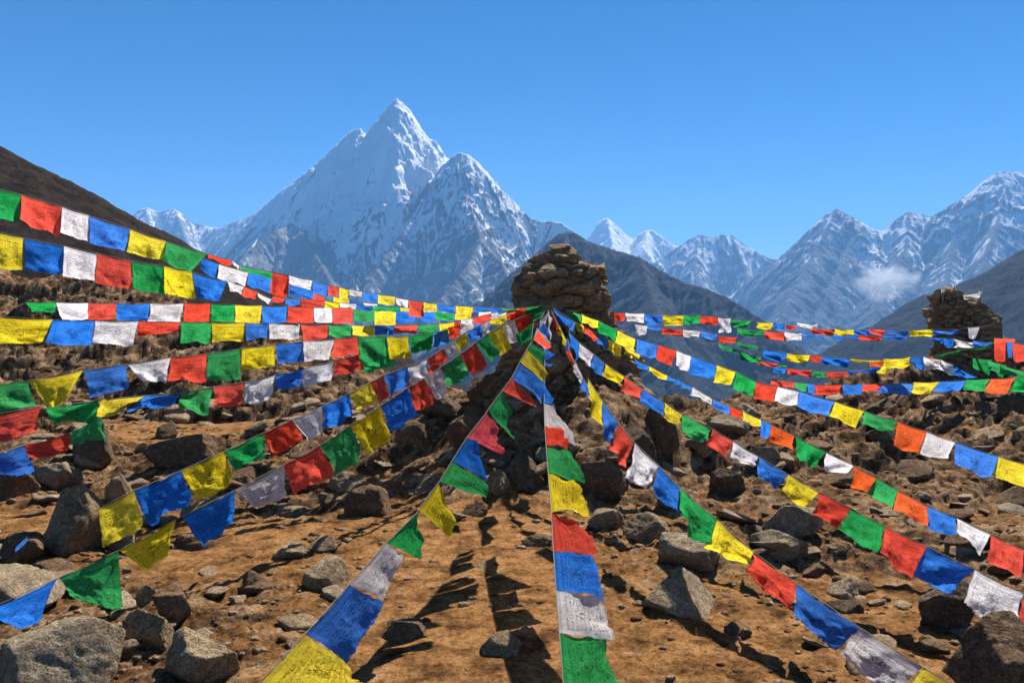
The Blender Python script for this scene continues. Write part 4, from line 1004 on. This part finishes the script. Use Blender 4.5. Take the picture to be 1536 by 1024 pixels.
string('lowest level right string, ending in green and orange flags at the right edge', 14.5, 15.5, [
 ('r',1156,568,1192,573,1157,577,1192,582),('g',1192,573,1212,575,1192,582,1212,588),('b',1212,575,1222,576,1209,586,1222,592),('r',1222,577,1263,577,1222,592,1260,590,.3),('b',1263,577,1295,576,1264,592,1292,590,.3),
 ('r',1295,576,1331,574,1293,588,1312,586,.4),('b',1331,574,1371,575,1312,587,1366,592),('y',1370,573,1409,572,1366,590,1396,590,.2),('b',1409,572,1450,570,1400,588,1440,586),
 ('g',1450,569,1486,568,1444,584,1476,586),('o',1486,568,1523,566,1475,590,1510,590,.2),('g',1523,566,1580,563,1515,588,1580,584)],
 ext0=P(1060,548,14.3), ext1=P(1800,550,15.8), group='sagging strings over the right slope')
string('bunched green flags drooping beside the distant cairn at the right edge', 17.4, 16.0, [
 ('g',1459,537,1488,540,1460,550,1484,562,.5),('g',1480,540,1510,548,1484,552,1505,566,.5),('g',1500,547,1545,560,1500,560,1545,567,.4)],
 ext0=P(1445,530,18), ext1=P(1650,575,15), group='short bunches of flags by the distant cairn')
string('bunched red and blue flags hanging right of the distant cairn', 17.6, 16.8, [
 ('r',1491,508,1509,509,1492,542,1508,544,.7),('b',1510,513,1518,513,1512,536,1518,536),('r',1518,513,1545,519,1520,540,1545,546,.7),('r',1491,507,1522,508,1492,514,1524,512)],
 ext0=P(1478,508,20.5), ext1=P(1640,520,16), group='short bunches of flags by the distant cairn')
# single scraps
sc1 = empty('flag_scrap', P(1452, 490, 20.9)); tag(sc1, 'small white printed flag hanging from the front of the distant cairn', 'flag')
make_flag(sc1, P(1452,491,20.9), P(1470,490,20.9), P(1463,508,20.8), P(1453,508,20.8), 'w', .2, 'white printed flag')
tube('cord', [P(1440,494,20.9) - sc1.location, P(1452,491,20.9) - sc1.location, P(1470,490,20.9) - sc1.location, P(1492,486,21.2) - sc1.location], 0.005, M_CORD, sc1, 5)
sc2 = empty('flag_scrap', P(36, 808, ground_hit(36, 830))); tag(sc2, 'crumpled blue rag caught on the stones left of the pointed boulder', 'rag')
dd = ground_hit(36, 830) - 0.35
make_flag(sc2, P(24,820,dd), P(42,803,dd), P(40,812,dd), P(22,830,dd), 'b', .8, 'crumpled blue cloth', 1.5)
M_WOOD, nt_, b_ = mat('weathered_wood', 0.8); b_.inputs['Base Color'].default_value = (0.3, 0.25, 0.2, 1)
for (x, yb, yt, lb) in ((1414,452,434,'short stick with a white tip, left of the sticks on the distant cairn'),(1431,446,427,'tallest stick at the very top of the distant cairn'),(1470,462,437,'short stick at the right of the top of the distant cairn')):
    q = empty('stick', P(x, yb, 22.3)); tag(q, lb, 'stick', 'sticks on the distant cairn')
    tube('shaft', [P(x, yb, 22.3) - q.location, P(x + 0.5, yt, 22.3) - q.location], 0.018, M_WOOD, q)
    make_flag(q, P(x - 2.0, yt, 22.28), P(x + 2.5, yt, 22.28), P(x + 2.2, yt + 4, 22.28), P(x - 2, yt + 5, 22.28), 'w', .5, 'white rag tip')
sc3 = empty('offering_scarf', P(1446, 442, 22.1)); tag(sc3, 'white offering scarf draped from the top of the distant cairn to its right stick', 'scarf')
make_flag(sc3, P(1444,443,22.1), P(1471,438,22.2), P(1470,448,22.1), P(1445,449,22.1), 'w', .5, 'white scarf cloth')

# ------------------------------------------------------------------ air
def cloud(px, py, d, wx, hy, dens, label, seed):
    p, f = ico(5); rg = np.random.RandomState(seed); off = rg.rand(3) * 50
    q = p * (1 + 0.35 * pn3(p * 1.5 + off) + 0.15 * pn3(p * 3.7 + off))[:, None]
    c = P(px, py, d)
    q = q * np.array([wx, wx * 0.6, hy]) / F * d * 0.5
    m = bpy.data.materials.new('cloud_vapour'); m.use_nodes = True; nt = m.node_tree
    nt.nodes.remove(nt.nodes['Principled BSDF'])
    pv = nt.nodes.new('ShaderNodeVolumePrincipled'); pv.inputs['Color'].default_value = (1, 1, 1, 1)
    co = objco(nt, 'Object')
    ln = nt.nodes.new('ShaderNodeVectorMath'); ln.operation = 'LENGTH'
    sc_ = mapping(nt, co, tuple(1 / (s / F * d * 0.5) for s in (wx, wx * 0.6, hy)))
    nt.links.new(sc_, ln.inputs[0])
    n = noise(nt, sc_, 2.1, 5, 0.62)
    f_ = mth(nt, 'ADD', mth(nt, 'SUBTRACT', 0.75, ln.outputs['Value']), mth(nt, 'MULTIPLY', mth(nt, 'SUBTRACT', n, 0.5), 2.2))
    f_ = mth(nt, 'MULTIPLY', mth(nt, 'MAXIMUM', f_, 0.0), dens)
    nt.links.new(f_, pv.inputs['Density'])
    nt.links.new(pv.outputs[0], nt.nodes['Material Output'].inputs['Volume'])
    o = mesh_obj('cloud', q, f, m); o.location = c
    return tag(o, label, 'cloud', 'small clouds against the mountains')
cloud(1325, 422, 7200, 130, 78, 0.010, 'small white cloud hanging in front of the right-hand massif', 4)
cloud(374, 392, 6600, 46, 40, 0.006, 'faint wisp of cloud at the left foot of the main peak', 9)

hz = bpy.data.materials.new('haze'); hz.use_nodes = True; nt = hz.node_tree
nt.nodes.remove(nt.nodes['Principled BSDF'])
pv = nt.nodes.new('ShaderNodeVolumePrincipled')
pv.inputs['Color'].default_value = (0.23, 0.53, 1.0, 1)
pv.inputs['Density'].default_value = 5.2e-5
pv.inputs['Anisotropy'].default_value = 0.0
nt.links.new(pv.outputs[0], nt.nodes['Material Output'].inputs['Volume'])
bm = bmesh.new(); bmesh.ops.create_cube(bm, size=1)
me = bpy.data.meshes.new('haze'); bm.to_mesh(me); bm.free(); me.materials.append(hz)
ho = bpy.data.objects.new('haze', me); COL.objects.link(ho)
zb, zt = FOOT - 130, 2350.0
ho.scale = (33000, 21000, zt - zb); ho.location = (0, 7000, (zt + zb) / 2)
tag(ho, kind='stuff')
print('flags', NF, 'cam pitch', math.degrees(PITCH))
